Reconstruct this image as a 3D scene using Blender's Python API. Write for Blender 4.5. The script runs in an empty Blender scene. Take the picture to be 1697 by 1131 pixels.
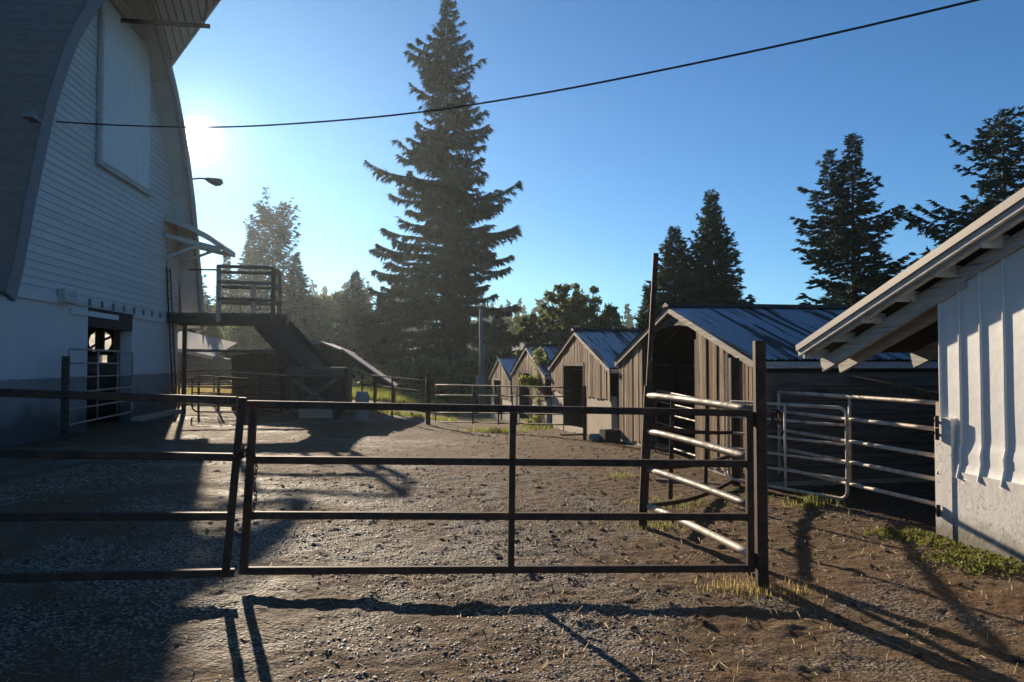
import bpy, bmesh, math, random
import numpy as np
from mathutils import Vector, Matrix

# ------------------------------------------------------------------ camera, sky, sun, exposure
SC = bpy.context.scene
COL = SC.collection
F = 1234.0; YAW = math.radians(7.3); PITCH = math.radians(1.7); H = 1.65
cam_d = bpy.data.cameras.new('camera'); cam = bpy.data.objects.new('camera', cam_d); COL.objects.link(cam)
cam.location = (0, 0, H); cam.rotation_euler = (math.pi/2 + PITCH, 0, -YAW)
cam_d.sensor_width = 36.0; cam_d.lens = F/1697*36.0; cam_d.clip_end = 3000; cam_d.clip_start = 0.05
SC.camera = cam
f0 = Vector((math.sin(YAW), math.cos(YAW), 0)); RT = Vector((math.cos(YAW), -math.sin(YAW), 0))
FW = f0*math.cos(PITCH) + Vector((0, 0, math.sin(PITCH))); UP = Vector((0, 0, math.cos(PITCH))) - f0*math.sin(PITCH)
def ray(px, py): return FW + RT*((px-848.5)/F) + UP*((565.5-py)/F)
def P(px, py, x=None, y=None, z=None, d=None):
    v = ray(px, py)
    if x is not None: t = x/v.x
    elif y is not None: t = y/v.y
    elif z is not None: t = (z-H)/v.z
    else: t = d/v.dot(f0)
    return Vector((0, 0, H)) + v*t
SUN = ray(330, 232).normalized()
SUN_EL = math.asin(SUN.z); SUN_AZ = math.atan2(SUN.x, SUN.y)

W = bpy.data.worlds.new('World'); SC.world = W; W.use_nodes = True
wn = W.node_tree.nodes; wl = W.node_tree.links
bg = wn['Background']; bg.inputs['Strength'].default_value = 0.049
sky = wn.new('ShaderNodeTexSky'); sky.sky_type = 'NISHITA'; sky.sun_disc = False
sky.sun_elevation = SUN_EL; sky.sun_rotation = SUN_AZ
sky.altitude = 50; sky.air_density = 0.85; sky.dust_density = 0.2; sky.ozone_density = 2.2
# the bright aureole of the low sun itself (the photograph shows the sun in the sky)
geo = wn.new('ShaderNodeTexCoord'); dot = wn.new('ShaderNodeVectorMath'); dot.operation = 'DOT_PRODUCT'
dot.inputs[1].default_value = SUN
wl.new(geo.outputs['Generated'], dot.inputs[0])
def wmath(op, a, b):
    n = wn.new('ShaderNodeMath'); n.operation = op
    for i, v in enumerate((a, b)):
        if v is None: continue
        if isinstance(v, (int, float)): n.inputs[i].default_value = v
        else: wl.new(v, n.inputs[i])
    return n.outputs[0]
dmax = wmath('MAXIMUM', dot.outputs['Value'], 0.0)
core = wmath('MULTIPLY', wmath('POWER', dmax, 16000.0), 600.0)
mid = wmath('MULTIPLY', wmath('POWER', dmax, 700.0), 4.0)
tot = wmath('ADD', core, mid)
aur = wn.new('ShaderNodeVectorMath'); aur.operation = 'SCALE'; aur.inputs[0].default_value = (1.0, 0.93, 0.8)
wl.new(tot, aur.inputs['Scale'])
addv = wn.new('ShaderNodeVectorMath'); addv.operation = 'ADD'
tint = wn.new('ShaderNodeVectorMath'); tint.operation = 'MULTIPLY'; tint.inputs[1].default_value = (0.47, 0.96, 1.34)
wl.new(sky.outputs[0], tint.inputs[0]); wl.new(tint.outputs[0], addv.inputs[0]); wl.new(aur.outputs[0], addv.inputs[1])
wl.new(addv.outputs[0], bg.inputs['Color'])

sun_d = bpy.data.lights.new('sun', 'SUN'); sun_d.energy = 5.0; sun_d.angle = math.radians(0.53); sun_d.color = (1.0, 0.83, 0.62)
sun_o = bpy.data.objects.new('sun', sun_d); COL.objects.link(sun_o)
sun_o.rotation_euler = SUN.to_track_quat('Z', 'Y').to_euler(); sun_o.location = (-10, 30, 30)
SC.view_settings.view_transform = 'Standard'; SC.view_settings.look = 'None'
SC.view_settings.gamma = 1.0; SC.view_settings.exposure = 1.0
SC.view_settings.use_curve_mapping = False
SC.render.engine = 'CYCLES'
SC.cycles.use_denoising = True
SC.cycles.max_bounces = 6; SC.cycles.transparent_max_bounces = 8

RNG = random.Random(11)

# ------------------------------------------------------------------ terrain height
def sstep(a, b, v): 
    t = np.clip((np.asarray(v, float)-a)/(b-a), 0, 1); return t*t*(3-2*t)
def ground_np(x, y):
    x = np.asarray(x, float); y = np.asarray(y, float)
    rise = 0.045*np.clip(2.5-x, 0, 6)*(1-sstep(7, 17, y))
    dy = np.clip(y-14, 0, None); dy = np.where(dy < 3, dy*dy/6, dy-1.5); dy = np.minimum(dy, 20+(1-np.exp(-np.clip(dy-20, 0, None)/8))*5)
    drop = -0.045*dy*sstep(-2.5, 3.0, x)*(1-0.8*sstep(40, 90, y))
    hill = 7.0*sstep(62, 150, y)*(1-sstep(-20, 25, x)*0.8) + 12*sstep(150, 420, y)
    return rise + drop + hill
def G(x, y): return float(ground_np(x, y))
def PG(px, py):
    z = 0.0
    for _ in range(40):
        p = P(px, py, z=z); z += 0.6*(G(p.x, p.y)-z)
    return P(px, py, z=z)

# ------------------------------------------------------------------ mesh helpers
class MB:
    def __init__(s): s.v = []; s.f = []
    def poly(s, verts, faces):
        n = len(s.v); s.v += [tuple(v) for v in verts]; s.f += [tuple(i+n for i in f) for f in faces]; return s
    def hexa(s, b, t):      # bottom quad, top quad (same winding, ccw from above)
        return s.poly(list(b)+list(t), [(3,2,1,0),(4,5,6,7),(0,1,5,4),(1,2,6,5),(2,3,7,6),(3,0,4,7)])
    def box(s, x0, x1, y0, y1, z0, z1):
        return s.hexa([(x0,y0,z0),(x1,y0,z0),(x1,y1,z0),(x0,y1,z0)], [(x0,y0,z1),(x1,y0,z1),(x1,y1,z1),(x0,y1,z1)])
    def sweep(s, pts, prof, caps=True, upv=None):
        pts = [Vector(p) for p in pts]; n = 0; k0 = len(s.v)
        for i, p in enumerate(pts):
            a = pts[max(i-1, 0)]; b = pts[min(i+1, len(pts)-1)]
            t = (b-a).normalized()
            u0 = Vector(upv) if upv is not None else (Vector((0,0,1)) if abs(t.z) < 0.93 else Vector((0,1,0)))
            r = t.cross(u0).normalized(); u = r.cross(t)
            sc = 1.0
            if 0 < i < len(pts)-1:
                c = (pts[i]-a).normalized().dot((b-pts[i]).normalized()); sc = 1/math.sqrt(max((1+c)/2, 0.25))
            pr = prof(i/(len(pts)-1)) if callable(prof) else prof
            n = len(pr)
            for (q, w) in pr: s.v.append(tuple(p + r*q*sc + u*w*sc))
        for i in range(len(pts)-1):
            for j in range(n):
                a = k0+i*n+j; b = k0+i*n+(j+1) % n
                s.f.append((a, b, b+n, a+n))
        if caps:
            s.f.append(tuple(k0+j for j in range(n))[::-1]); e = k0+(len(pts)-1)*n
            s.f.append(tuple(e+j for j in range(n)))
        return s
    def tube(s, pts, r, n=8): return s.sweep(pts, circ(r, n))
    def bar(s, a, b, w, h, upv=None, c=0.0):
        return s.sweep([a, b], rect(w, h, c), upv=upv)
    def build(s, name, mat, parent=None, smooth=False, loc=None):
        me = bpy.data.meshes.new(name); me.from_pydata(s.v, [], s.f); me.update()
        bm = bmesh.new(); bm.from_mesh(me); bmesh.ops.recalc_face_normals(bm, faces=bm.faces); bm.to_mesh(me); bm.free()
        return link(name, me, mat, parent, smooth)
def circ(r, n=8): return [(r*math.cos(2*math.pi*i/n), r*math.sin(2*math.pi*i/n)) for i in range(n)]
def rect(w, h, c=0.0):
    w /= 2; h /= 2
    if c <= 0: return [(-w,-h),(w,-h),(w,h),(-w,h)]
    return [(-w+c,-h),(w-c,-h),(w,-h+c),(w,h-c),(w-c,h),(-w+c,h),(-w,h-c),(-w,-h+c)]
def link(name, me, mat, parent=None, smooth=False):
    if mat is not None: me.materials.clear(); me.materials.append(mat)
    o = bpy.data.objects.new(name, me); COL.objects.link(o)
    if parent is not None: o.parent = parent
    if smooth: me.polygons.foreach_set('use_smooth', [True]*len(me.polygons))
    return o
def np_mesh(name, v, tris, mat, parent=None, smooth=False):
    v = np.asarray(v, np.float32).reshape(-1, 3); tris = np.asarray(tris, np.int32); k = tris.shape[1]
    me = bpy.data.meshes.new(name); me.vertices.add(len(v)); me.vertices.foreach_set('co', v.ravel())
    me.loops.add(tris.size); me.loops.foreach_set('vertex_index', tris.ravel())
    me.polygons.add(len(tris)); me.polygons.foreach_set('loop_start', np.arange(0, tris.size, k, dtype=np.int32))
    me.polygons.foreach_set('loop_total', np.full(len(tris), k, np.int32))
    me.update(calc_edges=True)
    return link(name, me, mat, parent, smooth)
def tag(o, label=None, cat=None, group=None, kind=None):
    if label: o['label'] = label
    if cat: o['category'] = cat
    if group: o['group'] = group
    if kind: o['kind'] = kind
    return o
def thing(name, label, cat, loc=(0,0,0), rz=0.0, group=None):
    o = bpy.data.objects.new(name, None); COL.objects.link(o); o.location = loc; o.rotation_euler = (0, 0, rz)
    o.empty_display_size = 0.2
    return tag(o, label, cat, group)
class LocalMB(MB):          # geometry given in world coordinates, stored relative to a parent's location
    def __init__(s, root): super().__init__(); s.o = Vector(root.location)
    def build(s, name, mat, parent=None, smooth=False):
        s.v = [tuple(Vector(v)-s.o) for v in s.v]; return MB.build(s, name, mat, parent, smooth)
def dup_tree(o, loc, label=None, rz=None, scale=None):
    c = o.copy(); COL.objects.link(c); c.location = loc
    if rz is not None: c.rotation_euler = (0, 0, rz)
    if scale is not None: c.scale = scale
    if label: c['label'] = label
    for ch in o.children:
        d = ch.copy(); COL.objects.link(d); d.parent = c
    return c

# ------------------------------------------------------------------ materials
MATS = {}
class NT:
    def __init__(s, name, rough=0.7, metal=0.0, spec=0.3):
        m = bpy.data.materials.new(name); m.use_nodes = True; s.m = m; s.n = m.node_tree.nodes; s.l = m.node_tree.links
        s.b = s.n['Principled BSDF']; s.b.inputs['Roughness'].default_value = rough; s.b.inputs['Metallic'].default_value = metal
        s.b.inputs['Specular IOR Level'].default_value = spec; s.out = s.n['Material Output']; MATS[name] = m
        s.tc = s.n.new('ShaderNodeTexCoord'); s.oi = None
    def set(s, sock, v):
        if isinstance(v, (int, float)): sock.default_value = v
        elif isinstance(v, (tuple, list)): sock.default_value = tuple(v)+((1,) if len(v) == 3 and sock.type == 'RGBA' else ())
        else: s.l.new(v, sock)
    def coord(s, scale=(1,1,1), kind='Object', rnd=False, rot=(0,0,0)):
        mp = s.n.new('ShaderNodeMapping'); mp.inputs['Scale'].default_value = scale; mp.inputs['Rotation'].default_value = rot
        s.l.new(s.tc.outputs[kind], mp.inputs['Vector'])
        if rnd:
            r = s.random(); v = s.n.new('ShaderNodeVectorMath'); v.operation = 'SCALE'; v.inputs[0].default_value = (37.1, 51.7, 23.3)
            s.l.new(r, v.inputs['Scale']); s.l.new(v.outputs[0], mp.inputs['Location'])
        return mp.outputs[0]
    def random(s):
        if s.oi is None: s.oi = s.n.new('ShaderNodeObjectInfo')
        return s.oi.outputs['Random']
    def noise(s, vec, scale, detail=5, rough=0.6, out='Fac', dist=0.0):
        t = s.n.new('ShaderNodeTexNoise'); s.l.new(vec, t.inputs['Vector']); t.inputs['Scale'].default_value = scale
        t.inputs['Detail'].default_value = detail; t.inputs['Roughness'].default_value = rough; t.inputs['Distortion'].default_value = dist
        return t.outputs[out]
    def voro(s, vec, scale, feat='F1', out='Distance', rnd=1.0):
        t = s.n.new('ShaderNodeTexVoronoi'); t.feature = feat; s.l.new(vec, t.inputs['Vector']); t.inputs['Scale'].default_value = scale
        t.inputs['Randomness'].default_value = rnd
        return t.outputs[out]
    def ramp(s, fac, stops, interp='LINEAR'):
        r = s.n.new('ShaderNodeValToRGB'); s.l.new(fac, r.inputs[0]); e = r.color_ramp; e.interpolation = interp
        while len(e.elements) < len(stops): e.elements.new(0.5)
        for el, (p, c) in zip(e.elements, stops):
            el.position = p; el.color = (c, c, c, 1) if isinstance(c, (int, float)) else tuple(c)+(1,)
        return r.outputs[0]
    def mix(s, fac, a, b, mode='MIX'):
        m = s.n.new('ShaderNodeMix'); m.data_type = 'RGBA'; m.blend_type = mode
        s.set(m.inputs[0], fac); s.set(m.inputs[6], a); s.set(m.inputs[7], b); return m.outputs[2]
    def math(s, op, a, b=None, clamp=False):
        m = s.n.new('ShaderNodeMath'); m.operation = op; m.use_clamp = clamp; s.set(m.inputs[0], a)
        if b is not None: s.set(m.inputs[1], b)
        return m.outputs[0]
    def sep(s, vec):
        x = s.n.new('ShaderNodeSeparateXYZ'); s.l.new(vec, x.inputs[0]); return x.outputs
    def bump(s, h, strength=0.3, dist=0.02, prev=None):
        b = s.n.new('ShaderNodeBump'); b.inputs['Strength'].default_value = strength; b.inputs['Distance'].default_value = dist
        s.l.new(h, b.inputs['Height'])
        if prev is not None: s.l.new(prev, b.inputs['Normal'])
        s.l.new(b.outputs[0], s.b.inputs['Normal']); return b.outputs[0]
    def color(s, c): s.set(s.b.inputs['Base Color'], c)
    def rough(s, r): s.set(s.b.inputs['Roughness'], r)

def m_ground():
    t = NT('yard_ground', 0.92, 0, 0.12); v = t.coord(); 
    big = t.noise(v, 0.35, 4, 0.55); med = t.noise(v, 1.7, 6, 0.65); fin = t.noise(v, 26, 4, 0.7)
    peb = t.voro(v, 42, 'F1', 'Distance'); pcol = t.voro(v, 42, 'F1', 'Color'); pebs = t.sep(pcol)
    peb2 = t.voro(v, 75, 'F1', 'Distance')
    agg = t.mix(pebs[0], (0.125, 0.096, 0.070), (0.48, 0.405, 0.32))
    agg = t.mix(t.ramp(peb, [(0.25, 0.0), (0.62, 1.0)]), agg, (0.055, 0.043, 0.033))
    dirt = t.mix(fin, (0.055, 0.034, 0.018), (0.18, 0.115, 0.062))
    dirt = t.mix(t.ramp(t.noise(v, 0.9, 3), [(0.5, 0.0), (0.72, 0.7)]), dirt, (0.115, 0.055, 0.027))
    dm = t.math('ADD', t.math('MULTIPLY', big, 0.75), t.math('MULTIPLY', med, 0.6))
    xs = t.sep(v)[0]; dm = t.math('ADD', dm, t.math('MULTIPLY', t.math('MULTIPLY', t.math('SUBTRACT', xs, 0.6), 0.5, True), 0.13))
    dm = t.math('ADD', dm, t.math('MULTIPLY', t.math('MULTIPLY', t.math('SUBTRACT', t.sep(v)[1], 8.0), 0.15, True), 0.07))
    mask = t.ramp(dm, [(0.60, 0.0), (0.74, 1.0)])
    c = t.mix(mask, agg, dirt)
    y = t.sep(v)[1]
    far = t.math('MULTIPLY', t.math('SUBTRACT', y, 24.0), 0.10, True)
    gr = t.mix(med, (0.075, 0.085, 0.022), (0.16, 0.13, 0.06))
    c = t.mix(far, c, gr); t.color(c)
    t.rough(t.math('SUBTRACT', 0.9, t.math('MULTIPLY', t.math('SUBTRACT', 1.0, mask), 0.2)))
    h = t.math('ADD', t.math('MULTIPLY', t.math('SUBTRACT', 1.0, peb), t.math('SUBTRACT', 1.15, mask)), t.math('MULTIPLY', fin, 0.9))
    b1 = t.bump(h, 1.0, 0.018)
    b2 = t.bump(t.noise(v, 8.0, 5, 0.7), 0.9, 0.05, b1)
    t.bump(med, 0.6, 0.05, b2)
    return t.m
def m_simple(name, c, rough=0.7, metal=0.0, spec=0.3, var=0.25, scale=8, bump=0.0, rnd=True, c2=None):
    t = NT(name, rough, metal, spec); v = t.coord(rnd=rnd); n = t.noise(v, scale, 5, 0.65)
    lo = c2 or tuple(q*(1-var) for q in c); hi = tuple(min(q*(1+var), 0.9) for q in c)
    t.color(t.mix(n, lo, hi))
    if bump: t.bump(n, bump, 0.02)
    return t.m
def m_wood(name, cols, grain_axis=2, scale=1.0, rough=0.85, dark=0.6):
    t = NT(name, rough, 0, 0.15)
    sc = [26*scale]*3; sc[grain_axis] = 1.1*scale
    v = t.coord(tuple(sc), rnd=True); g = t.ramp(t.noise(v, 1.0, 6, 0.7, dist=0.6), [(0.33, 0.0), (0.66, 1.0)])
    v2 = t.coord((2.2, 2.2, 2.2), rnd=True); w = t.noise(v2, 1.3, 4, 0.6)
    base = t.mix(g, cols[0], cols[1]); alt = t.mix(g, cols[2], cols[3])
    c = t.mix(t.ramp(t.math('ADD', t.math('MULTIPLY', t.random(), 0.62), t.math('MULTIPLY', w, 0.55)), [(0.30, 0.0), (0.75, 1.0)]), base, alt)
    crack = t.ramp(g, [(0.05, 0.0), (0.22, 1.0)])
    c = t.mix(crack, tuple(q*0.35 for q in cols[0]), c); t.color(c)
    t.bump(g, 0.55, 0.012); return t.m
def m_white_siding():
    t = NT('white_board_paint', 0.6, 0, 0.3); v = t.coord(rnd=True); v2 = t.coord((0.5, 3, 3), rnd=True)
    n = t.noise(v, 1.2, 6, 0.7); s = t.noise(v2, 5, 6, 0.75)
    c = t.mix(n, (0.52, 0.52, 0.50), (0.70, 0.69, 0.66))
    c = t.mix(t.math('MULTIPLY', t.random(), 0.22), c, (0.30, 0.29, 0.27)); flake = t.ramp(s, [(0.60, 0.0), (0.67, 1.0)])
    c = t.mix(t.math('MULTIPLY', flake, 0.7), c, (0.24, 0.21, 0.18)); t.color(c); t.bump(s, 0.25, 0.01); return t.m
def m_barn_concrete():
    t = NT('whitewashed_concrete', 0.85, 0, 0.2); v = t.coord(); z = t.sep(v)[2]
    n = t.noise(v, 2.4, 7, 0.7); n2 = t.noise(v, 14, 4, 0.7); big = t.noise(v, 0.7, 3)
    wht = t.mix(n, (0.50, 0.50, 0.49), (0.66, 0.65, 0.62))
    wht = t.mix(t.ramp(n2, [(0.68, 0.0), (0.74, 0.8)]), wht, (0.12, 0.11, 0.10))
    wht = t.mix(t.ramp(t.noise(t.coord((1, 1, 0.35)), 3.0, 6, 0.75), [(0.66, 0.0), (0.72, 0.75)]), wht, (0.10, 0.09, 0.08))
    gry = t.mix(n, (0.18, 0.178, 0.17), (0.33, 0.32, 0.30))
    edge = t.math('ADD', z, t.math('MULTIPLY', t.math('SUBTRACT', n2, 0.5), 0.10))
    up = t.ramp(t.math('MULTIPLY', t.math('SUBTRACT', edge, 1.0), 1.0), [(0.31, 0.0), (0.335, 1.0)])
    c = t.mix(up, gry, wht)
    low = t.ramp(t.math('ADD', z, t.math('MULTIPLY', t.math('SUBTRACT', big, 0.5), 1.4)), [(0.35, 1.0), (0.8, 0.0)])
    c = t.mix(t.math('MULTIPLY', low, 0.75), c, (0.055, 0.045, 0.04)); t.color(c); t.bump(n, 0.4, 0.02); return t.m
def m_white_wall():
    t = NT('white_concrete', 0.8, 0, 0.2); v = t.coord(); n = t.noise(v, 5, 7, 0.72); n2 = t.noise(v, 22, 5, 0.75); z = t.sep(v)[2]
    c = t.mix(n, (0.56, 0.53, 0.49), (0.72, 0.69, 0.64))
    pit = t.ramp(n2, [(0.58, 0.0), (0.66, 1.0)])
    c = t.mix(t.math('MULTIPLY', pit, 0.7), c, (0.20, 0.17, 0.14))
    low = t.ramp(t.math('ADD', z, t.math('MULTIPLY', t.math('SUBTRACT', n, 0.5), 0.5)), [(0.08, 1.0), (0.28, 0.0)])
    c = t.mix(t.math('MULTIPLY', low, 0.8), c, (0.13, 0.11, 0.07)); t.color(c)
    t.bump(t.math('SUBTRACT', n, t.math('MULTIPLY', pit, 0.5)), 0.5, 0.02); return t.m
def m_white_metal():
    t = NT('white_sheet_metal', 0.42, 0, 0.5); v = t.coord(rnd=True); n = t.noise(v, 2.5, 4, 0.6); d = t.noise(v, 9, 3, 0.5); sp = t.noise(v, 40, 3, 0.7)
    c = t.mix(n, (0.60, 0.60, 0.58), (0.72, 0.71, 0.69))
    c = t.mix(t.ramp(sp, [(0.74, 0.0), (0.79, 0.8)]), c, (0.16, 0.11, 0.08)); t.color(c); t.bump(d, 0.10, 0.03); return t.m
def m_roof_metal():
    t = NT('galvanized_roof_sheet', 0.38, 0.75, 0.5); v = t.coord(rnd=True)
    st = t.noise(t.coord((7, 0.35, 0.35), rnd=True), 1.0, 4, 0.6); n = t.noise(v, 6, 5, 0.7)
    c = t.mix(n, (0.17, 0.19, 0.21), (0.33, 0.36, 0.39))
    rust = t.ramp(st, [(0.52, 0.0), (0.58, 1.0)])
    c = t.mix(rust, c, (0.045, 0.035, 0.03)); t.color(c)
    t.set(t.b.inputs['Metallic'], t.math('MULTIPLY', t.math('SUBTRACT', 1.0, rust), 0.8))
    t.rough(t.math('ADD', 0.34, t.math('MULTIPLY', rust, 0.5))); return t.m
def m_steel():
    t = NT('rusty_dark_steel', 0.72, 0.0, 0.15); v = t.coord(); n = t.noise(v, 9, 7, 0.75); n2 = t.noise(v, 60, 3)
    c = t.mix(t.ramp(n, [(0.38, 0.0), (0.62, 1.0)]), (0.028, 0.020, 0.017), (0.085, 0.045, 0.028))
    c = t.mix(t.ramp(n2, [(0.62, 0.0), (0.72, 0.6)]), c, (0.14, 0.075, 0.04)); t.color(c); t.bump(n2, 0.25, 0.004); return t.m
def m_galv(name='worn_pipe_steel', a=(0.34, 0.30, 0.26), b=(0.20, 0.12, 0.075), lo=0.45, hi=0.72, metal=0.6, rough=0.36):
    t = NT(name, rough, metal, 0.5); v = t.coord(rnd=True); n = t.noise(v, 7, 7, 0.75); n2 = t.noise(v, 45, 3)
    r = t.ramp(n, [(lo, 0.0), (hi, 1.0)]); t.color(t.mix(r, a, b))
    t.set(t.b.inputs['Metallic'], t.math('MULTIPLY', t.math('SUBTRACT', 1.0, r), metal)); t.rough(t.math('ADD', rough, t.math('MULTIPLY', r, 0.35)))
    t.bump(n2, 0.15, 0.003); return t.m
def m_osb():
    t = NT('chipboard', 0.8, 0, 0.2); v = t.coord((1, 1, 1)); c = t.sep(t.voro(t.coord((30, 60, 22)), 1.0, 'F1', 'Color'))
    t.color(t.mix(c[0], (0.20, 0.14, 0.08), (0.52, 0.42, 0.27))); return t.m
def m_leaf(name, a, b, trans=0.35, tc=None, rough=0.6):
    t = NT(name, rough, 0, 0.25); v = t.coord(kind='Object'); n = t.noise(v, 0.9, 3, 0.6); n2 = t.noise(v, 6, 2)
    c = t.mix(t.math('ADD', t.math('MULTIPLY', n, 0.6), t.math('MULTIPLY', n2, 0.4)), a, b); t.color(c)
    tr = t.n.new('ShaderNodeBsdfTranslucent'); t.set(tr.inputs['Color'], tc or tuple(min(1, q*2.2) for q in b))
    mx = t.n.new('ShaderNodeMixShader'); mx.inputs[0].default_value = trans
    t.l.new(t.b.outputs[0], mx.inputs[1]); t.l.new(tr.outputs[0], mx.inputs[2]); t.l.new(mx.outputs[0], t.out.inputs['Surface']); return t.m

M_GROUND = m_ground()
M_WOOD = m_wood('weathered_barnwood', [(0.085,0.050,0.030), (0.50,0.365,0.225), (0.042,0.026,0.017), (0.26,0.16,0.092)])
M_WOODX = m_wood('weathered_plank', [(0.09,0.075,0.06), (0.22,0.19,0.16), (0.06,0.05,0.04), (0.16,0.13,0.10)], 0)
M_WOODY = m_wood('weathered_timber', [(0.09,0.075,0.06), (0.24,0.20,0.165), (0.06,0.05,0.04), (0.17,0.14,0.11)], 1)
M_DARKWOOD = m_wood('dark_timber', [(0.05,0.04,0.032), (0.12,0.095,0.075), (0.04,0.032,0.025), (0.09,0.07,0.055)], 0)
M_BARGE = m_wood('pale_barge_paint', [(0.30,0.26,0.21), (0.55,0.50,0.43), (0.20,0.165,0.13), (0.42,0.37,0.31)], 1)
M_WHITEWOOD = m_wood('white_painted_timber', [(0.40,0.39,0.36), (0.66,0.65,0.61), (0.34,0.33,0.30), (0.58,0.57,0.53)], 1)
M_GREYPAINT = m_simple('grey_weathered_paint', (0.22,0.21,0.205), 0.7, var=0.3, scale=4); M_SIDING = m_white_siding(); M_BCONC = m_barn_concrete(); M_WCONC = m_white_wall(); M_WMETAL = m_white_metal()
M_ROOF = m_roof_metal(); M_STEEL = m_steel(); M_GALV = m_galv(); M_OSB = m_osb()
M_PIPE = m_galv('shiny_galvanized_pipe', (0.17,0.145,0.115), (0.12,0.08,0.055), 0.42, 0.66, 0.25, 0.5)
M_RUSTPIPE = m_galv('rust_spotted_pipe', (0.55,0.45,0.35), (0.22,0.125,0.075), 0.48, 0.68, 0.1, 0.55)
M_SHINGLE = m_simple('brown_shingle', (0.20,0.13,0.11), 0.9, var=0.35, scale=5, bump=0.3)
M_SCONC = m_simple('old_concrete', (0.40,0.335,0.255), 0.9, var=0.35, scale=3.5, bump=0.4)
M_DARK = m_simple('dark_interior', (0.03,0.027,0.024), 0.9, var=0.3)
M_CABLE = m_simple('black_cable', (0.02,0.018,0.018), 0.6)
M_BARK = m_simple('bark', (0.05,0.044,0.038), 0.95, var=0.45, scale=4, bump=0.6)
M_PEB = m_simple('pebble', (0.30,0.25,0.195), 0.65, spec=0.3, var=0.7, scale=48)
M_CLOD = m_simple('dirt_clod', (0.05,0.035,0.024), 0.95, var=0.45, scale=30)
M_STRAW = m_simple('straw', (0.36,0.28,0.16), 0.7, var=0.35, scale=12)
M_CONIF = m_leaf('conifer_needles', (0.014,0.028,0.016), (0.034,0.056,0.030), 0.08, rough=0.85)
M_CONIF2 = m_leaf('cedar_sprays', (0.018,0.034,0.015), (0.045,0.070,0.028), 0.14, rough=0.8)
M_LEAF = m_leaf('broad_leaves', (0.035,0.055,0.016), (0.085,0.105,0.030), 0.35)
M_LEAF2 = m_leaf('pale_leaves', (0.06,0.08,0.03), (0.13,0.14,0.055), 0.35)
M_GRASS = m_leaf('grass_blades', (0.06,0.085,0.018), (0.13,0.145,0.04), 0.45, (0.30,0.32,0.07))
M_DRYGRASS = m_leaf('dry_grass', (0.16,0.14,0.05), (0.30,0.25,0.11), 0.4, (0.50,0.40,0.16))
M_MOSS = m_leaf('low_weeds', (0.05,0.06,0.014), (0.12,0.12,0.03), 0.3)
M_PALEROOF = m_simple('pale_roofing', (0.22,0.225,0.225), 0.6, var=0.2)
M_HOUSE = m_simple('house_paint', (0.62,0.63,0.62), 0.7, var=0.1)
M_GREYROOF = m_simple('grey_shingle', (0.16,0.16,0.165), 0.85, var=0.25)
M_GLASS = m_simple('window_glass', (0.03,0.035,0.04), 0.1, spec=0.6, var=0.1)
M_LAMP = m_simple('lamp_housing', (0.20,0.17,0.15), 0.5, var=0.2)
t_ = NT('lamp_lens', 0.15, 0, 0.5); t_.color((0.75,0.72,0.62)); t_.b.inputs['Transmission Weight'].default_value = 0.6; M_LENS = t_.m
M_PVC = m_simple('pale_tank_plastic', (0.17,0.20,0.20), 0.5, var=0.15)

# ------------------------------------------------------------------ ground
def vnoise(x, y, seed):
    xi = np.floor(x).astype(np.int64); yi = np.floor(y).astype(np.int64); fx = x-xi; fy = y-yi
    fx = fx*fx*(3-2*fx); fy = fy*fy*(3-2*fy)
    def h(a, b):
        n = (a*374761393 + b*668265263 + seed*1274126177) & 0xffffffff
        n = ((n ^ (n >> 13))*1274126177) & 0xffffffff
        return ((n ^ (n >> 16)) & 0xffff)/65535.0
    return (h(xi, yi)*(1-fx)+h(xi+1, yi)*fx)*(1-fy)+(h(xi, yi+1)*(1-fx)+h(xi+1, yi+1)*fx)*fy - 0.5
def relief(x, y):
    z = 0.0
    near = 1-sstep(30, 60, y)
    for k, (fr, am) in enumerate(((0.25, 0.05), (0.8, 0.024), (2.1, 0.014), (5.3, 0.014), (11.0, 0.012), (23.0, 0.010))):
        z = z + am*vnoise(x*fr+k*7.3, y*fr*1.0-k*3.1, k+1)
    lump = vnoise(x*7+3, y*7, 21)+vnoise(x*15, y*15, 22)*0.6
    z = z + np.clip(lump-0.36, 0, 1)*0.05*near
    return z
def grid1d(a, b, fine0, fine1, step, grow):
    v = [fine0]
    while v[-1] < fine1: v.append(v[-1]+step)
    s = step
    while v[-1] < b: s *= grow; v.append(v[-1]+s)
    s = step; lo = []
    q = fine0
    while q > a: s *= grow; q -= s; lo.append(q)
    return np.array(lo[::-1]+v)
gx = grid1d(-300, 320, -5.5, 7.5, 0.028, 1.055); gy = grid1d(-20, 400, 3.2, 10.5, 0.024, 1.014)
XX, YY = np.meshgrid(gx, gy)
ZZ = ground_np(XX, YY) + relief(XX, YY) - 0.01
nx, ny = len(gx), len(gy)
ii = np.arange(nx*ny).reshape(ny, nx)
quads = np.stack([ii[:-1,:-1], ii[:-1,1:], ii[1:,1:], ii[1:,:-1]], -1).reshape(-1, 4)
g_ob = np_mesh('ground', np.stack([XX, YY, ZZ], -1), quads, M_GROUND, smooth=True)
tag(g_ob, kind='structure')
def GZ(x, y): return float(ground_np(x, y) + relief(np.array([x]), np.array([y]))[0]) - 0.01
def GZn(x, y): return ground_np(x, y) + relief(x, y) - 0.01

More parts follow.
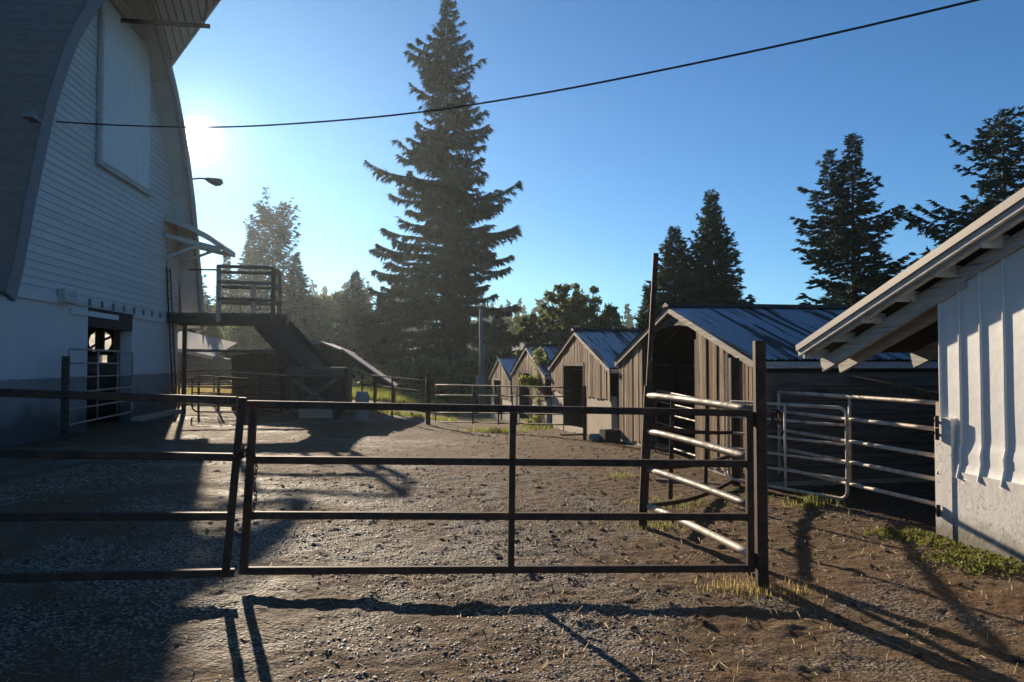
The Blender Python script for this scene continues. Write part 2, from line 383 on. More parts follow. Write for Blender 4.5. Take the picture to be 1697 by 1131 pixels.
NR = np.random.default_rng(5)
IV = np.array([(1,0,0.1),(0.35,0.9,-0.1),(-0.75,0.6,0.1),(-0.85,-0.5,-0.1),(0.25,-0.95,0.1),(0.25,0.2,0.95),(-0.2,-0.2,0.9)])
IF_ = np.array([(0,1,5),(1,2,5),(2,6,5),(2,3,6),(3,4,6),(4,0,6),(0,5,6)])
def scatter_stones(name, n, xr, yr, smin, smax, flat, mat, label, maskfn=None, sink=0.3):
    x = NR.uniform(*xr, n); y = NR.uniform(*yr, n)
    if maskfn is not None:
        k = maskfn(x, y); x = x[k]; y = y[k]
    n = len(x); s = smin+(smax-smin)*NR.random(n)**2.2
    a = NR.uniform(0, 6.283, n); st = np.stack([s*NR.uniform(0.8, 1.5, n), s*NR.uniform(0.6, 1.1, n), s*flat*NR.uniform(0.7, 1.3, n)], -1)
    v = IV[None]*st[:, None, :]*NR.uniform(0.82, 1.15, (n, len(IV), 1))
    ca, sa = np.cos(a)[:, None], np.sin(a)[:, None]
    tilt = NR.normal(0, 0.25, n)[:, None]
    vx = v[..., 0]*ca-v[..., 1]*sa; vy = v[..., 0]*sa+v[..., 1]*ca; vz = v[..., 2]+vx*tilt*0.5
    z = GZn(x, y)
    out = np.stack([vx+x[:, None], vy+y[:, None], vz+(z+st[:, 2]*(1-2*sink)*0.6)[:, None]], -1)
    f = (IF_[None]+(np.arange(n)*len(IV))[:, None, None]).reshape(-1, 3)
    o = np_mesh(name, out.reshape(-1, 3), f, mat, smooth=False)
    return tag(o, label, None, None, 'stuff')
def peb_mask(x, y):
    m = vnoise(x*0.9, y*0.9, 41)+0.6*vnoise(x*2.3, y*2.3, 42)
    m = m-0.28*np.clip((x-0.6)/2, 0, 1)
    return (m > -0.20+0.25*NR.random(len(x))) & (NR.random(len(x)) < np.clip(1.25-y/13.0, 0.12, 1))
scatter_stones('gravel', 150000, (-5.0, 6.0), (3.3, 12.0), 0.004, 0.0135, 0.45, M_PEB, 'loose pale gravel over the worn yard surface', peb_mask)
def clod_mask(x, y):
    m = vnoise(x*0.6, y*0.6, 51)+0.7*vnoise(x*1.9, y*1.9, 52)+0.12*(x > 1.5)
    return m > 0.12
scatter_stones('dirt_clods', 6500, (-6, 7), (3.4, 20), 0.005, 0.032, 0.6, M_CLOD, 'dark crumbs of dried mud and manure on the yard', clod_mask, 0.2)

def blades(name, cx, cy, n, sx, sy, h, w, mat, lean=0.35, gauss=True, zoff=0.0, parent=None, cols=None):
    if gauss: x = cx+NR.normal(0, sx/2, n); y = cy+NR.normal(0, sy/2, n)
    else: x = cx+NR.uniform(-sx, sx, n); y = cy+NR.uniform(-sy, sy, n)
    z = GZn(x, y)+zoff; hh = h*NR.uniform(0.45, 1.15, n); a = NR.uniform(0, 6.283, n); la = NR.uniform(0, 6.283, n); ln = hh*lean*NR.uniform(0.3, 1.6, n)
    ww = w*NR.uniform(0.6, 1.2, n)
    dx, dy = np.cos(a)*ww/2, np.sin(a)*ww/2; lx, ly = np.cos(la)*ln, np.sin(la)*ln
    V = np.stack([np.stack([x-dx, y-dy, z-0.01], -1), np.stack([x+dx, y+dy, z-0.01], -1),
                  np.stack([x+dx*0.7+lx*0.35, y+dy*0.7+ly*0.35, z+hh*0.6], -1), np.stack([x-dx*0.7+lx*0.35, y-dy*0.7+ly*0.35, z+hh*0.6], -1),
                  np.stack([x+lx, y+ly, z+hh*np.sqrt(np.clip(1-lean**2*0.5, 0.2, 1))], -1)], 1)
    b = (np.arange(n)*5)[:, None]
    T = np.concatenate([b+np.array([[0,1,2]]), b+np.array([[0,2,3]]), b+np.array([[3,2,4]])], 0)
    return np_mesh(name, V.reshape(-1, 3), T, mat, parent)

# ------------------------------------------------------------------ barn (left)
BX, BC = -8.0, 20.9                      # gable plane, centre line
PROF = [(2.9,6.35), (3.5,6.1), (4.7,5.75), (5.75,5.4), (7.0,4.95), (8.35,4.25), (9.0,3.83), (10.0,3.02), (10.85,2.13), (11.6,1.15), (12.3,0.0)]
def bw(z):
    z = min(max(z, PROF[0][0]), PROF[-1][0])
    for (z0, w0), (z1, w1) in zip(PROF, PROF[1:]):
        if z <= z1: return w0+(w1-w0)*(z-z0)/(z1-z0)
barn = thing('barn', 'tall white arched barn with board gable over a whitewashed concrete base', 'barn')
YB0, YB1 = 15.4, 26.35; DY0, DY1, DZ = 19.42, 22.25, 2.92
gw = MB().box(BX-0.06, BX-0.03, YB0, YB1, 3.06, 3.25)
pz = [z for z in np.linspace(3.25, 12.2, 24)]
poly = [(BX-0.03, BC-min(bw(z), 5.45), z) for z in pz]+[(BX-0.03, BC+min(bw(z), 5.45), z) for z in pz[::-1]]
gw.poly(poly, [tuple(range(len(poly)))])
wall = gw.build('gable_wall', M_SIDING, barn)
z = 3.12; k = 0
while z < 12.15:
    z1 = min(z+0.172, 12.28); a0 = min(bw(z), 5.46)-0.05; a1 = min(bw(z1), 5.46)-0.05
    j = RNG.uniform(-0.004, 0.004)
    b = MB().hexa([(BX-0.02, BC-a0, z), (BX+0.034+j, BC-a0, z), (BX+0.034+j, BC+a0, z), (BX-0.02, BC+a0, z)],
                  [(BX-0.02, BC-a1, z1+0.012), (BX+0.008, BC-a1, z1+0.012), (BX+0.008, BC+a1, z1+0.012), (BX-0.02, BC+a1, z1+0.012)])
    b.build('board', M_SIDING, wall); z = z1
cb = MB(); cb.box(BX-0.3, BX, YB0, DY0, -0.4, 3.05); cb.build('concrete_wall', M_BCONC, barn)
cb = MB(); cb.box(BX-0.3, BX, DY1, YB1, -0.4, 3.05); cb.build('concrete_wall', M_BCONC, barn)
MB().box(BX-0.25, BX+0.02, DY0+0.002, DY1-0.002, 2.55, 3.05).build('door_header', M_DARKWOOD, barn)
MB().box(BX-0.3, BX+0.25, DY1+0.1, YB1-0.1, -0.3, 0.12).build('plinth', M_SCONC, barn)
MB().box(BX+0.002, BX+0.05, YB0, 18.35, 2.98, 3.14).build('trim_board', M_SIDING, barn)
MB().box(BX+0.002, BX+0.05, 18.38, 22.35, 3.02, 3.12).build('door_track', M_WHITEWOOD, barn)
MB().box(BX+0.002, BX+0.045, 18.42, 21.2, 2.80, 2.93).build('trim_board', M_SIDING, barn)
MB().box(BX+0.04, BX+0.2, 17.75, 18.33, 3.02, 3.32).build('track_box', M_WHITEWOOD, barn)
MB().box(BX+0.002, BX+0.05, 22.3, YB1, 2.93, 3.12).build('trim_board', M_SIDING, barn)
for q in range(9):
    MB().box(BX+0.05, BX+0.10, 19.3+q*0.72, 19.36+q*0.72, 3.05, 3.22).build('track_bracket', M_GREYPAINT, barn)
# side walls, back wall, loft floor
MB().box(-24, BX-0.3, YB0, YB0+0.25, -0.4, 3.05).build('side_wall', M_BCONC, barn)
FX, FZ, FR = -10.4, 2.36, 0.37           # fan opening in the far side wall
Y1 = YB1
sw = MB(); sw.box(-24, FX-0.45, Y1-0.25, Y1, -0.5, 3.05); sw.box(FX+0.45, BX-0.3, Y1-0.25, Y1, -0.5, 3.05)
sw.box(FX-0.45, FX+0.45, Y1-0.25, Y1, FZ+0.45, 3.05); sw.box(FX-0.45, FX+0.45, Y1-0.25, Y1, -0.5, 1.62); sw.box(FX-0.45, FX+0.02, Y1-0.25, Y1, 1.62, FZ-0.45)
sw.box(FX+0.26, FX+0.45, Y1-0.25, Y1, 1.62, FZ-0.45); sw.build('side_wall', M_BCONC, barn)
fan = MB(); n = 32
ring = [(FX+FR*math.cos(2*math.pi*i/n), FZ+FR*math.sin(2*math.pi*i/n)) for i in range(n)]
sq = []
for i in range(n):
    c, s = math.cos(2*math.pi*i/n), math.sin(2*math.pi*i/n); m = max(abs(c), abs(s)); sq.append((FX+0.45*c/m, FZ+0.45*s/m))
for i in range(n):
    j = (i+1) % n
    fan.hexa([(ring[i][0], Y1-0.2, ring[i][1]), (sq[i][0], Y1-0.2, sq[i][1]), (sq[j][0], Y1-0.2, sq[j][1]), (ring[j][0], Y1-0.2, ring[j][1])],
             [(ring[i][0], Y1-0.1, ring[i][1]), (sq[i][0], Y1-0.1, sq[i][1]), (sq[j][0], Y1-0.1, sq[j][1]), (ring[j][0], Y1-0.1, ring[j][1])])
fo = fan.build('fan_housing', M_DARK, barn)
MB().box(FX-0.14, FX+0.12, Y1-0.22, Y1-0.08, FZ-FR, FZ+FR).build('fan_motor', M_DARK, fo)
MB().bar((FX, Y1-0.15, FZ), (FX+0.32, Y1-0.15, FZ+0.16), 0.05, 0.07).build('fan_blade', M_DARK, fo)
MB().bar((FX, Y1-0.15, FZ), (FX-0.32, Y1-0.15, FZ-0.22), 0.05, 0.07).build('fan_blade', M_DARK, fo)
MB().box(-24.2, -24, YB0, Y1, -0.4, 11.5).build('back_wall', M_BCONC, barn)
MB().box(-24, BX-0.31, YB0+0.25, Y1-0.25, 3.05, 3.2).build('loft_floor', M_DARKWOOD, barn)
# roof: courses on both slopes, fascia and soffit along the gable
XO = -7.4
def arch(n=34):
    L = [0]; 
    for (z0, w0), (z1, w1) in zip(PROF, PROF[1:]): L.append(L[-1]+math.hypot(z1-z0, w1-w0))
    out = []
    for i in range(n+1):
        s = L[-1]*i/n
        for q in range(len(PROF)-1):
            if s <= L[q+1]+1e-9:
                f = (s-L[q])/(L[q+1]-L[q]); out.append((PROF[q][0]+(PROF[q+1][0]-PROF[q][0])*f, PROF[q][1]+(PROF[q+1][1]-PROF[q][1])*f)); break
    return out
AR = arch()
def nrm(i):
    a = AR[max(i-1, 0)]; b = AR[min(i+1, len(AR)-1)]; dz, dw = b[0]-a[0], b[1]-a[1]; l = math.hypot(dz, dw); return (-dw/l, dz/l)   # (z, w) outward
for sgn in (-1, 1):
    roof = MB()
    for i in range(len(AR)-1):
        (z0, w0), (z1, w1) = AR[i], AR[i+1]; n0 = nrm(i); n1 = nrm(i+1); t = 0.10
        roof.hexa([(-24.3, BC+sgn*w0, z0), (XO, BC+sgn*w0, z0), (XO, BC+sgn*w1, z1), (-24.3, BC+sgn*w1, z1)],
                  [(-24.3, BC+sgn*(w0+n0[1]*t), z0+n0[0]*t), (XO, BC+sgn*(w0+n0[1]*t), z0+n0[0]*t), (XO, BC+sgn*(w1+n1[1]*t), z1+n1[0]*t), (-24.3, BC+sgn*(w1+n1[1]*t), z1+n1[0]*t)])
    ro = roof.build('roof', M_SHINGLE, barn)
    for i in range(len(AR)-1):
        (z0, w0), (z1, w1) = AR[i], AR[i+1]; n0 = nrm(i); n1 = nrm(i+1); a, b, c = 0.103, 0.119, 0.112
        MB().hexa([(-24.35, BC+sgn*(w0+n0[1]*a), z0+n0[0]*a), (XO+0.03, BC+sgn*(w0+n0[1]*a), z0+n0[0]*a), (XO+0.03, BC+sgn*(w1+n1[1]*a), z1+n1[0]*a), (-24.35, BC+sgn*(w1+n1[1]*a), z1+n1[0]*a)],
                  [(-24.35, BC+sgn*(w0+n0[1]*b), z0+n0[0]*b), (XO+0.03, BC+sgn*(w0+n0[1]*b), z0+n0[0]*b), (XO+0.03, BC+sgn*(w1+n1[1]*c), z1+n1[0]*c), (-24.35, BC+sgn*(w1+n1[1]*c), z1+n1[0]*c)]).build('shingle_course', M_SHINGLE, ro)
    fa = MB()
    for i in range(len(AR)-1):
        (z0, w0), (z1, w1) = AR[i], AR[i+1]; n0 = nrm(i); n1 = nrm(i+1); d0, d1 = -0.28, 0.09
        fa.hexa([(XO-0.06, BC+sgn*(w0+n0[1]*d0), z0+n0[0]*d0), (XO+0.04, BC+sgn*(w0+n0[1]*d0), z0+n0[0]*d0), (XO+0.04, BC+sgn*(w1+n1[1]*d0), z1+n1[0]*d0), (XO-0.06, BC+sgn*(w1+n1[1]*d0), z1+n1[0]*d0)],
                [(XO-0.06, BC+sgn*(w0+n0[1]*d1), z0+n0[0]*d1), (XO+0.04, BC+sgn*(w0+n0[1]*d1), z0+n0[0]*d1), (XO+0.04, BC+sgn*(w1+n1[1]*d1), z1+n1[0]*d1), (XO-0.06, BC+sgn*(w1+n1[1]*d1), z1+n1[0]*d1)])
    fa.build('barge_board', M_GREYPAINT, barn)
    for i in range(len(AR)-1):
        (z0, w0), (z1, w1) = AR[i], AR[i+1]; n0 = nrm(i); n1 = nrm(i+1); e0, e1 = -0.10, -0.002; w1 += (w0-w1)*0.04
        MB().hexa([(BX-0.05, BC+sgn*(w0+n0[1]*e0), z0+n0[0]*e0), (XO-0.062, BC+sgn*(w0+n0[1]*e0), z0+n0[0]*e0), (XO-0.062, BC+sgn*(w1+n1[1]*e0), z1+n1[0]*e0), (BX-0.05, BC+sgn*(w1+n1[1]*e0), z1+n1[0]*e0)],
                  [(BX-0.05, BC+sgn*(w0+n0[1]*e1), z0+n0[0]*e1), (XO-0.062, BC+sgn*(w0+n0[1]*e1), z0+n0[0]*e1), (XO-0.062, BC+sgn*(w1+n1[1]*e1), z1+n1[0]*e1), (BX-0.05, BC+sgn*(w1+n1[1]*e1), z1+n1[0]*e1)]).build('soffit_board', M_SIDING, barn)
# hay hood: the ridge runs out to a point above the hay door
TIP = Vector((-5.35, BC, 11.75)); wz = 10.55
for sgn in (-1, 1):
    A = Vector((XO-0.1, BC+sgn*bw(wz), wz)); Bm = Vector((XO-0.1, BC+sgn*bw(11.5), 11.5)); C = Vector((XO-0.1, BC, 12.3)); T = TIP.copy()
    up = Vector((0, sgn*0.06, 0.08))
    m = MB(); m.poly([A, Bm, C, T, A+up, Bm+up, C+up, T+up], [(0,1,3),(1,2,3),(4,7,5),(5,7,6),(0,3,7,4),(0,4,5,1),(1,5,6,2),(2,6,7,3)])
    m.build('hay_hood', M_SHINGLE, barn)
    m = MB(); m.bar(A+Vector((0.02,0,-0.03)), T+Vector((0.02,0,-0.05)), 0.06, 0.16); m.build('hood_trim', M_WHITEWOOD, barn)
    for q in range(1, 9):
        f0_, f1_ = q/9, (q+0.9)/9
        a = A.lerp(T, f0_-1/9+0.01); b = C.lerp(T, f0_-1/9+0.01); c = C.lerp(T, f1_-1/9); d = A.lerp(T, f1_-1/9); lo = Vector((0, 0, -0.045)); l2 = Vector((0, 0, -0.015))
        mm = Bm.lerp(T, f0_-1/9+0.01); mn = Bm.lerp(T, f1_-1/9)
        m = MB(); m.hexa([a+lo, d+lo, mn+lo, mm+lo], [a+l2, d+l2, mn+l2, mm+l2]); m.hexa([mm+lo, mn+lo, c+lo, b+lo], [mm+l2, mn+l2, c+l2, b+l2])
        m.build('soffit_board', M_SIDING, barn)
hb = P(311, 39, y=BC); hc = P(348, 44, y=BC)
MB().bar((BX, BC, hb.z-0.02), (hc.x, BC, hc.z), 0.07, 0.10).build('hay_track', M_STEEL, barn)
MB().tube([(hc.x-0.15, BC, hc.z+0.03), (hc.x-0.12, BC, hc.z+0.4), (hc.x-0.05, BC, TIP.z-0.05)], 0.018, 6).build('track_rod', M_STEEL, barn)
# hay door of vertical ribbed sheets in a plank frame
hd = MB().box(BX+0.045, BX+0.07, 19.78, 23.25, 6.78, 11.0).build('hay_door', M_WMETAL, barn)
y = 19.8; 
while y < 23.2:
    MB().hexa([(BX+0.07, y, 6.8), (BX+0.098, y+0.03, 6.8), (BX+0.098, y+0.075, 6.8), (BX+0.07, y+0.10, 6.8)], [(BX+0.07, y, 10.95), (BX+0.098, y+0.03, 10.95), (BX+0.098, y+0.075, 10.95), (BX+0.07, y+0.10, 10.95)]).build('rib', M_WMETAL, hd); y += 0.17
MB().box(BX+0.045, BX+0.13, 19.62, 19.775, 6.62, 11.05).build('door_frame', M_WHITEWOOD, barn)
MB().box(BX+0.045, BX+0.128, 19.78, 23.3, 6.62, 6.775).build('door_frame', M_WHITEWOOD, barn)
MB().box(BX+0.045, BX+0.13, 19.2, 22.6, 11.06, 11.2).build('door_frame', M_WHITEWOOD, barn)
# loft door beside the landing, awning over it
MB().box(BX+0.04, BX+0.07, 25.05, 26.15, 3.55, 5.55).build('loft_door', M_WHITEWOOD, barn)
aw_y0, aw_y1 = 24.75, 26.25
aw = MB(); prof = [(BX+0.05, 6.35), (BX+0.75, 6.1), (BX+1.35, 5.78), (BX+1.85, 5.42)]
for (x0, z0), (x1, z1) in zip(prof, prof[1:]):
    aw.hexa([(x0, aw_y0, z0-0.06), (x1, aw_y0, z1-0.06), (x1, aw_y1, z1-0.06), (x0, aw_y1, z0-0.06)], [(x0, aw_y0, z0), (x1, aw_y0, z1), (x1, aw_y1, z1), (x0, aw_y1, z0)])
awn = aw.build('awning', M_SHINGLE, barn)
for yy in (aw_y0+0.02, aw_y1-0.1):
    MB().bar((BX+0.05, yy+0.04, 5.72), (BX+1.75, yy+0.04, 5.30), 0.08, 0.14).build('awning_beam', M_WHITEWOOD, awn)
    MB().bar((BX+0.06, yy+0.04, 5.0), (BX+1.1, yy+0.04, 5.42), 0.07, 0.08).build('awning_brace', M_WHITEWOOD, awn)
    m = MB(); 
    for (x0, z0), (x1, z1) in zip(prof, prof[1:]): m.bar((x0, yy-0.03, z0-0.09), (x1, yy-0.03, z1-0.09), 0.05, 0.16)
    m.build('awning_fascia', M_WHITEWOOD, awn)
MB().box(BX+1.80, BX+1.87, aw_y0, aw_y1, 5.24, 5.40).build('awning_fascia', M_WHITEWOOD, awn)

# yard lamp on the barn edge
lp = P(318, 297, x=XO)
lamp = thing('yard_lamp', 'street lamp head on a short arm from the barn edge', 'lamp', lp)
MB().tube([(-0.15, 0, -0.02), (0.25, 0, 0.03), (0.5, 0, 0.02)], 0.03).build('arm', M_LAMP, lamp)
m = MB(); m.sweep([(0.42, 0, 0.02), (0.5, 0, 0.0), (0.62, 0, -0.04), (0.8, 0, -0.07), (0.93, 0, -0.09), (0.98, 0, -0.12)],
                  lambda t: [(a*b, c*b) for (a, c) in circ(1, 12) for b in [(0.04, 0.075, 0.11, 0.13, 0.11, 0.03)[round(t*5)]]]); m.build('lamp_head', M_LAMP, lamp, True)
m = MB(); m.sweep([(0.62, 0, -0.12), (0.76, 0, -0.165), (0.90, 0, -0.16)], lambda t: [(a*b, c*b*0.6) for (a, c) in circ(1, 10) for b in [(0.06, 0.10, 0.06)[round(t*2)]]]); m.build('lens', M_LENS, lamp, True)

# ladder on the barn wall
la, lb = P(276, 443, x=BX+0.12), P(287, 672, x=BX+0.30)
lad = thing('ladder', 'narrow steel ladder against the barn corner under the landing', 'ladder', lb)
dv = la-lb
for o in (0.0, 0.34):
    MB().bar((0, o, 0), (dv.x, dv.y+o, dv.z), 0.035, 0.05).build('side_rail', M_STEEL, lad)
for q in range(15):
    f = (q+0.6)/15; MB().tube([(dv.x*f, dv.y*f, dv.z*f), (dv.x*f, dv.y*f+0.34, dv.z*f)], 0.014, 6).build('rung', M_STEEL, lad)

# ------------------------------------------------------------------ landing, stairs and timber stand
PY0, PY1, PZ = 25.05, 26.3, P(370, 519, y=25.1).z
pxe = P(466, 519, y=25.1).x
land = thing('hay_landing', 'raised timber landing with plank railing at the barn loft door', 'landing', (BX+0.1, PY0, PZ))
L = lambda: LocalMB(land)
for yy in (PY0, PY1-0.1):
    L().box(BX+0.06, pxe, yy, yy+0.10, PZ-0.36, PZ-0.06).build('beam', M_DARKWOOD, land)
x = BX+0.06
while x < pxe-0.1:
    L().box(x, x+0.19, PY0-0.04, PY1+0.04, PZ-0.058, PZ).build('deck_plank', M_WOODY, land); x += 0.2
def postpx(px, top, nm='post', w=0.13, yy=PY0+0.05, bot=PZ-0.3, mat=M_WOOD):
    a = P(px, top, y=yy); L().box(a.x-w/2, a.x+w/2, yy-w/2, yy+w/2, bot, a.z).build(nm, mat, land); return a
p1 = postpx(363, 440, yy=PY0-0.07, mat=M_BARGE); p2 = postpx(420, 472, yy=PY1+0.11, mat=M_BARGE); p3 = postpx(453, 446, yy=PY0-0.07); p4 = postpx(464, 450, yy=PY1+0.11)
for py in (442, 468, 496):
    a = P(363, py, y=PY0-0.07); b = P(453, py+3, y=PY0-0.07)
    L().bar((a.x-0.03, PY0-0.16, a.z), (b.x+0.05, PY0-0.16, b.z), 0.04, 0.11).build('rail', M_WOODX, land)
    L().bar((a.x-0.3, PY1+0.2, a.z), (p4.x+0.05, PY1+0.2, b.z), 0.04, 0.11).build('rail', M_WOODX, land)
    L().bar((p3.x+0.02, PY0-0.05, b.z), (p3.x+0.02, PY1+0.1, b.z), 0.04, 0.11).build('rail', M_WOODY, land)
a = P(325, 447, y=PY0); L().tube([(BX+0.7, PY0, a.z), (p1.x, PY0, a.z)], 0.03, 6).build('rail', M_STEEL, land)
for xx in (pxe-0.12, pxe-0.12):
    pass
L().box(pxe-0.16, pxe-0.02, PY1-0.24, PY1-0.11, G(pxe, PY1)-0.2, PZ-0.06).build('leg', M_DARKWOOD, land)
lgx = P(305, 600, y=PY1).x
L().box(lgx, lgx+0.12, PY1-0.23, PY1-0.11, G(lgx, PY1)-0.2, PZ-0.06).build('leg', M_DARKWOOD, land)
L().bar((lgx+0.1, PY1-0.16, PZ-1.2), (pxe-0.1, PY1-0.16, PZ-1.25), 0.05, 0.10).build('brace', M_WOODX, land)

sa = P(452, 538, y=25.35); sb = P(522, 612, y=24.0)
st = thing('loading_chute', 'steep dark timber chute dropping from the hay landing onto the stand', 'chute', sb)
S = lambda: LocalMB(st)
side = Vector((0.55, 0.62, 0)).normalized()*0.62
for o in (-side, side):
    S().bar(sa+o, sb+o, 0.07, 0.34).build('side_board', M_DARKWOOD, st)
for q in range(7):
    o = side*(-0.84+q*0.28); S().bar(sa+o-Vector((0, 0, 0.05)), sb+o-Vector((0, 0, 0.05)), 0.165, 0.03).build('floor_plank', M_DARKWOOD, st)
for q in (0.2, 0.5, 0.8):
    c = sa.lerp(sb, q)-Vector((0, 0, 0.11)); S().bar(c-side*1.05, c+side*1.05, 0.09, 0.07).build('cross_bearer', M_WOODX, st)

stand = thing('timber_stand', 'heavy timber stand with crossed braces below the chute', 'timber stand', PG(520, 694))
S2 = lambda: LocalMB(stand); sy = stand.location.y; gz = stand.location.z
xl, xr = P(487, 610, y=sy).x, P(558, 610, y=sy).x; zt = P(520, 609, y=sy).z
for xx in (xl, xr):
    for yy in (sy, sy+1.5): S2().box(xx-0.09, xx+0.09, yy-0.09, yy+0.09, gz-0.2, zt-0.30).build('post', M_DARKWOOD, stand)
S2().box(xl-0.2, xr+0.2, sy-0.10, sy+0.10, zt-0.298, zt-0.05).build('beam', M_WOODX, stand)
S2().box(xl-0.2, xr+0.2, sy+1.4, sy+1.6, zt-0.298, zt-0.05).build('beam', M_DARKWOOD, stand)
q = xl-0.15
while q < xr+0.1: S2().box(q, q+0.17, sy-0.12, sy+1.62, zt-0.048, zt).build('plank', M_WOODY, stand); q += 0.18
for (a, b, dy_) in (((xl, gz+0.25), (xr, zt-0.35), -0.13), ((xl, zt-0.35), (xr, gz+0.25), -0.18)):
    S2().bar((a[0], sy+dy_, a[1]), (b[0], sy+dy_, b[1]), 0.04, 0.12).build('brace', M_WOODX, stand)
S2().box(xl+0.1, xr-0.1, sy+0.3, sy+1.2, gz-0.2, gz+0.45).build('footing', M_SCONC, stand)

# ------------------------------------------------------------------ low wooden shed behind the stand
def slab(mb, pts, th):
    pts = [Vector(p) for p in pts]; n = (pts[1]-pts[0]).cross(pts[2]-pts[0]).normalized()*th
    if n.z > 0: n = -n
    return mb.hexa([p+n for p in pts], pts)
lsy = 27.2
ls = thing('low_shed', 'low dark wooden shed with sagging roof between barn and spruce', 'shed', P(470, 660, y=lsy))
ls.location.z = G(ls.location.x, lsy)
S3 = lambda: LocalMB(ls)
le = P(377, 588, y=lsy); ri = P(531, 566, y=lsy); re_ = P(567, 582, y=lsy); gl = ls.location.z
def roofz(x): return le.z+(ri.z-le.z)*(x-le.x)/(ri.x-le.x) if x < ri.x else ri.z+(re_.z-ri.z)*(x-ri.x)/(re_.x-ri.x)
x = le.x+0.15
while x < re_.x-0.05:
    x1 = min(x+RNG.uniform(0.17, 0.24), re_.x)
    j = RNG.uniform(-0.012, 0.012)
    S3().hexa([(x, lsy+j, gl-0.2), (x1-0.012, lsy+j, gl-0.2), (x1-0.012, lsy+0.03+j, gl-0.2), (x, lsy+0.03+j, gl-0.2)],
              [(x, lsy+j, roofz(x)-0.07), (x1-0.012, lsy+j, roofz(x1)-0.07), (x1-0.012, lsy+0.03+j, roofz(x1)-0.07), (x, lsy+0.03+j, roofz(x)-0.07)]).build('board', M_DARKWOOD, ls); x = x1
S3().box(le.x+0.15, re_.x, lsy+0.05, lsy+0.12, gl-0.2, le.z-0.1).build('front_wall', M_DARK, ls)
m = S3(); slab(m, [(le.x-0.1, lsy-0.2, roofz(le.x)-0.02), (ri.x, lsy-0.2, ri.z), (ri.x, lsy+4.5, ri.z), (le.x-0.1, lsy+4.5, roofz(le.x)-0.02)], 0.06); m.build('roof', M_PALEROOF, ls)
m = S3(); slab(m, [(ri.x+0.002, lsy-0.2, ri.z), (re_.x+0.15, lsy-0.2, roofz(re_.x)-0.03), (re_.x+0.15, lsy+4.5, roofz(re_.x)-0.03), (ri.x+0.002, lsy+4.5, ri.z)], 0.06); m.build('roof', M_GREYROOF, ls)
S3().box(re_.x-0.08, re_.x, lsy+0.13, lsy+4.2, gl-0.2, roofz(re_.x)-0.1).build('side_wall', M_DARKWOOD, ls)
S3().box(le.x+0.2, re_.x-0.1, lsy+4.1, lsy+4.2, gl-0.2, le.z-0.1).build('back_wall', M_DARKWOOD, ls)
ra, rb = P(566, 578, y=lsy-0.6), P(656, 641, y=lsy-0.6)
for q in range(5):
    y0 = lsy-0.6+q*0.62
    m = S3(); slab(m, [(ra.x, y0, ra.z), (rb.x, y0, rb.z), (rb.x, y0+0.6, rb.z), (ra.x, y0+0.6, ra.z)], 0.05); m.build('lean_to_sheet', M_GREYROOF, ls)
for q in (0.1, 2.4): S3().bar((ra.x, lsy-0.6+q, ra.z-0.13), (rb.x-0.05, lsy-0.6+q, rb.z-0.13), 0.08, 0.13).build('rafter', M_DARKWOOD, ls)
for f in (0.55, 0.93):
    c = ra.lerp(rb, f); S3().box(c.x-0.06, c.x+0.06, lsy+1.7, lsy+1.82, gl-0.4, c.z-0.2).build('post', M_DARKWOOD, ls)

# pale roofed building under the landing
lo = thing('low_building', 'low farm building with pale sheet roof seen under the landing', 'farm building', (P(310, 600, d=46).x, P(310, 600, d=46).y, 0))
lo.location.z = G(lo.location.x, lo.location.y)-0.2
S4 = lambda: LocalMB(lo)
ya = P(350, 595, d=44).y; xa, xb = P(250, 575, y=ya).x, P(353, 592, y=ya).x; za, zb = P(290, 569, y=ya).z, P(353, 592, y=ya).z
m = S4(); slab(m, [(xa, ya+6, za+1.0), (xa, ya, za), (xb, ya, zb), (xb, ya+6, zb+1.0)], 0.08); m.build('roof', M_GREYROOF, lo)
S4().hexa([(xa, ya+0.3, lo.location.z), (xb-0.3, ya+0.3, lo.location.z), (xb-0.3, ya+5.5, lo.location.z), (xa, ya+5.5, lo.location.z)],
          [(xa, ya+0.3, za-0.15), (xb-0.3, ya+0.3, zb-0.1), (xb-0.3, ya+5.5, zb-0.1), (xa, ya+5.5, za-0.15)]).build('wall', M_DARKWOOD, lo)
m = S4(); m.bar((xa, ya-0.02, za-0.05), (xb, ya-0.02, zb-0.05), 0.05, 0.2); m.build('fascia', M_BARGE, lo)

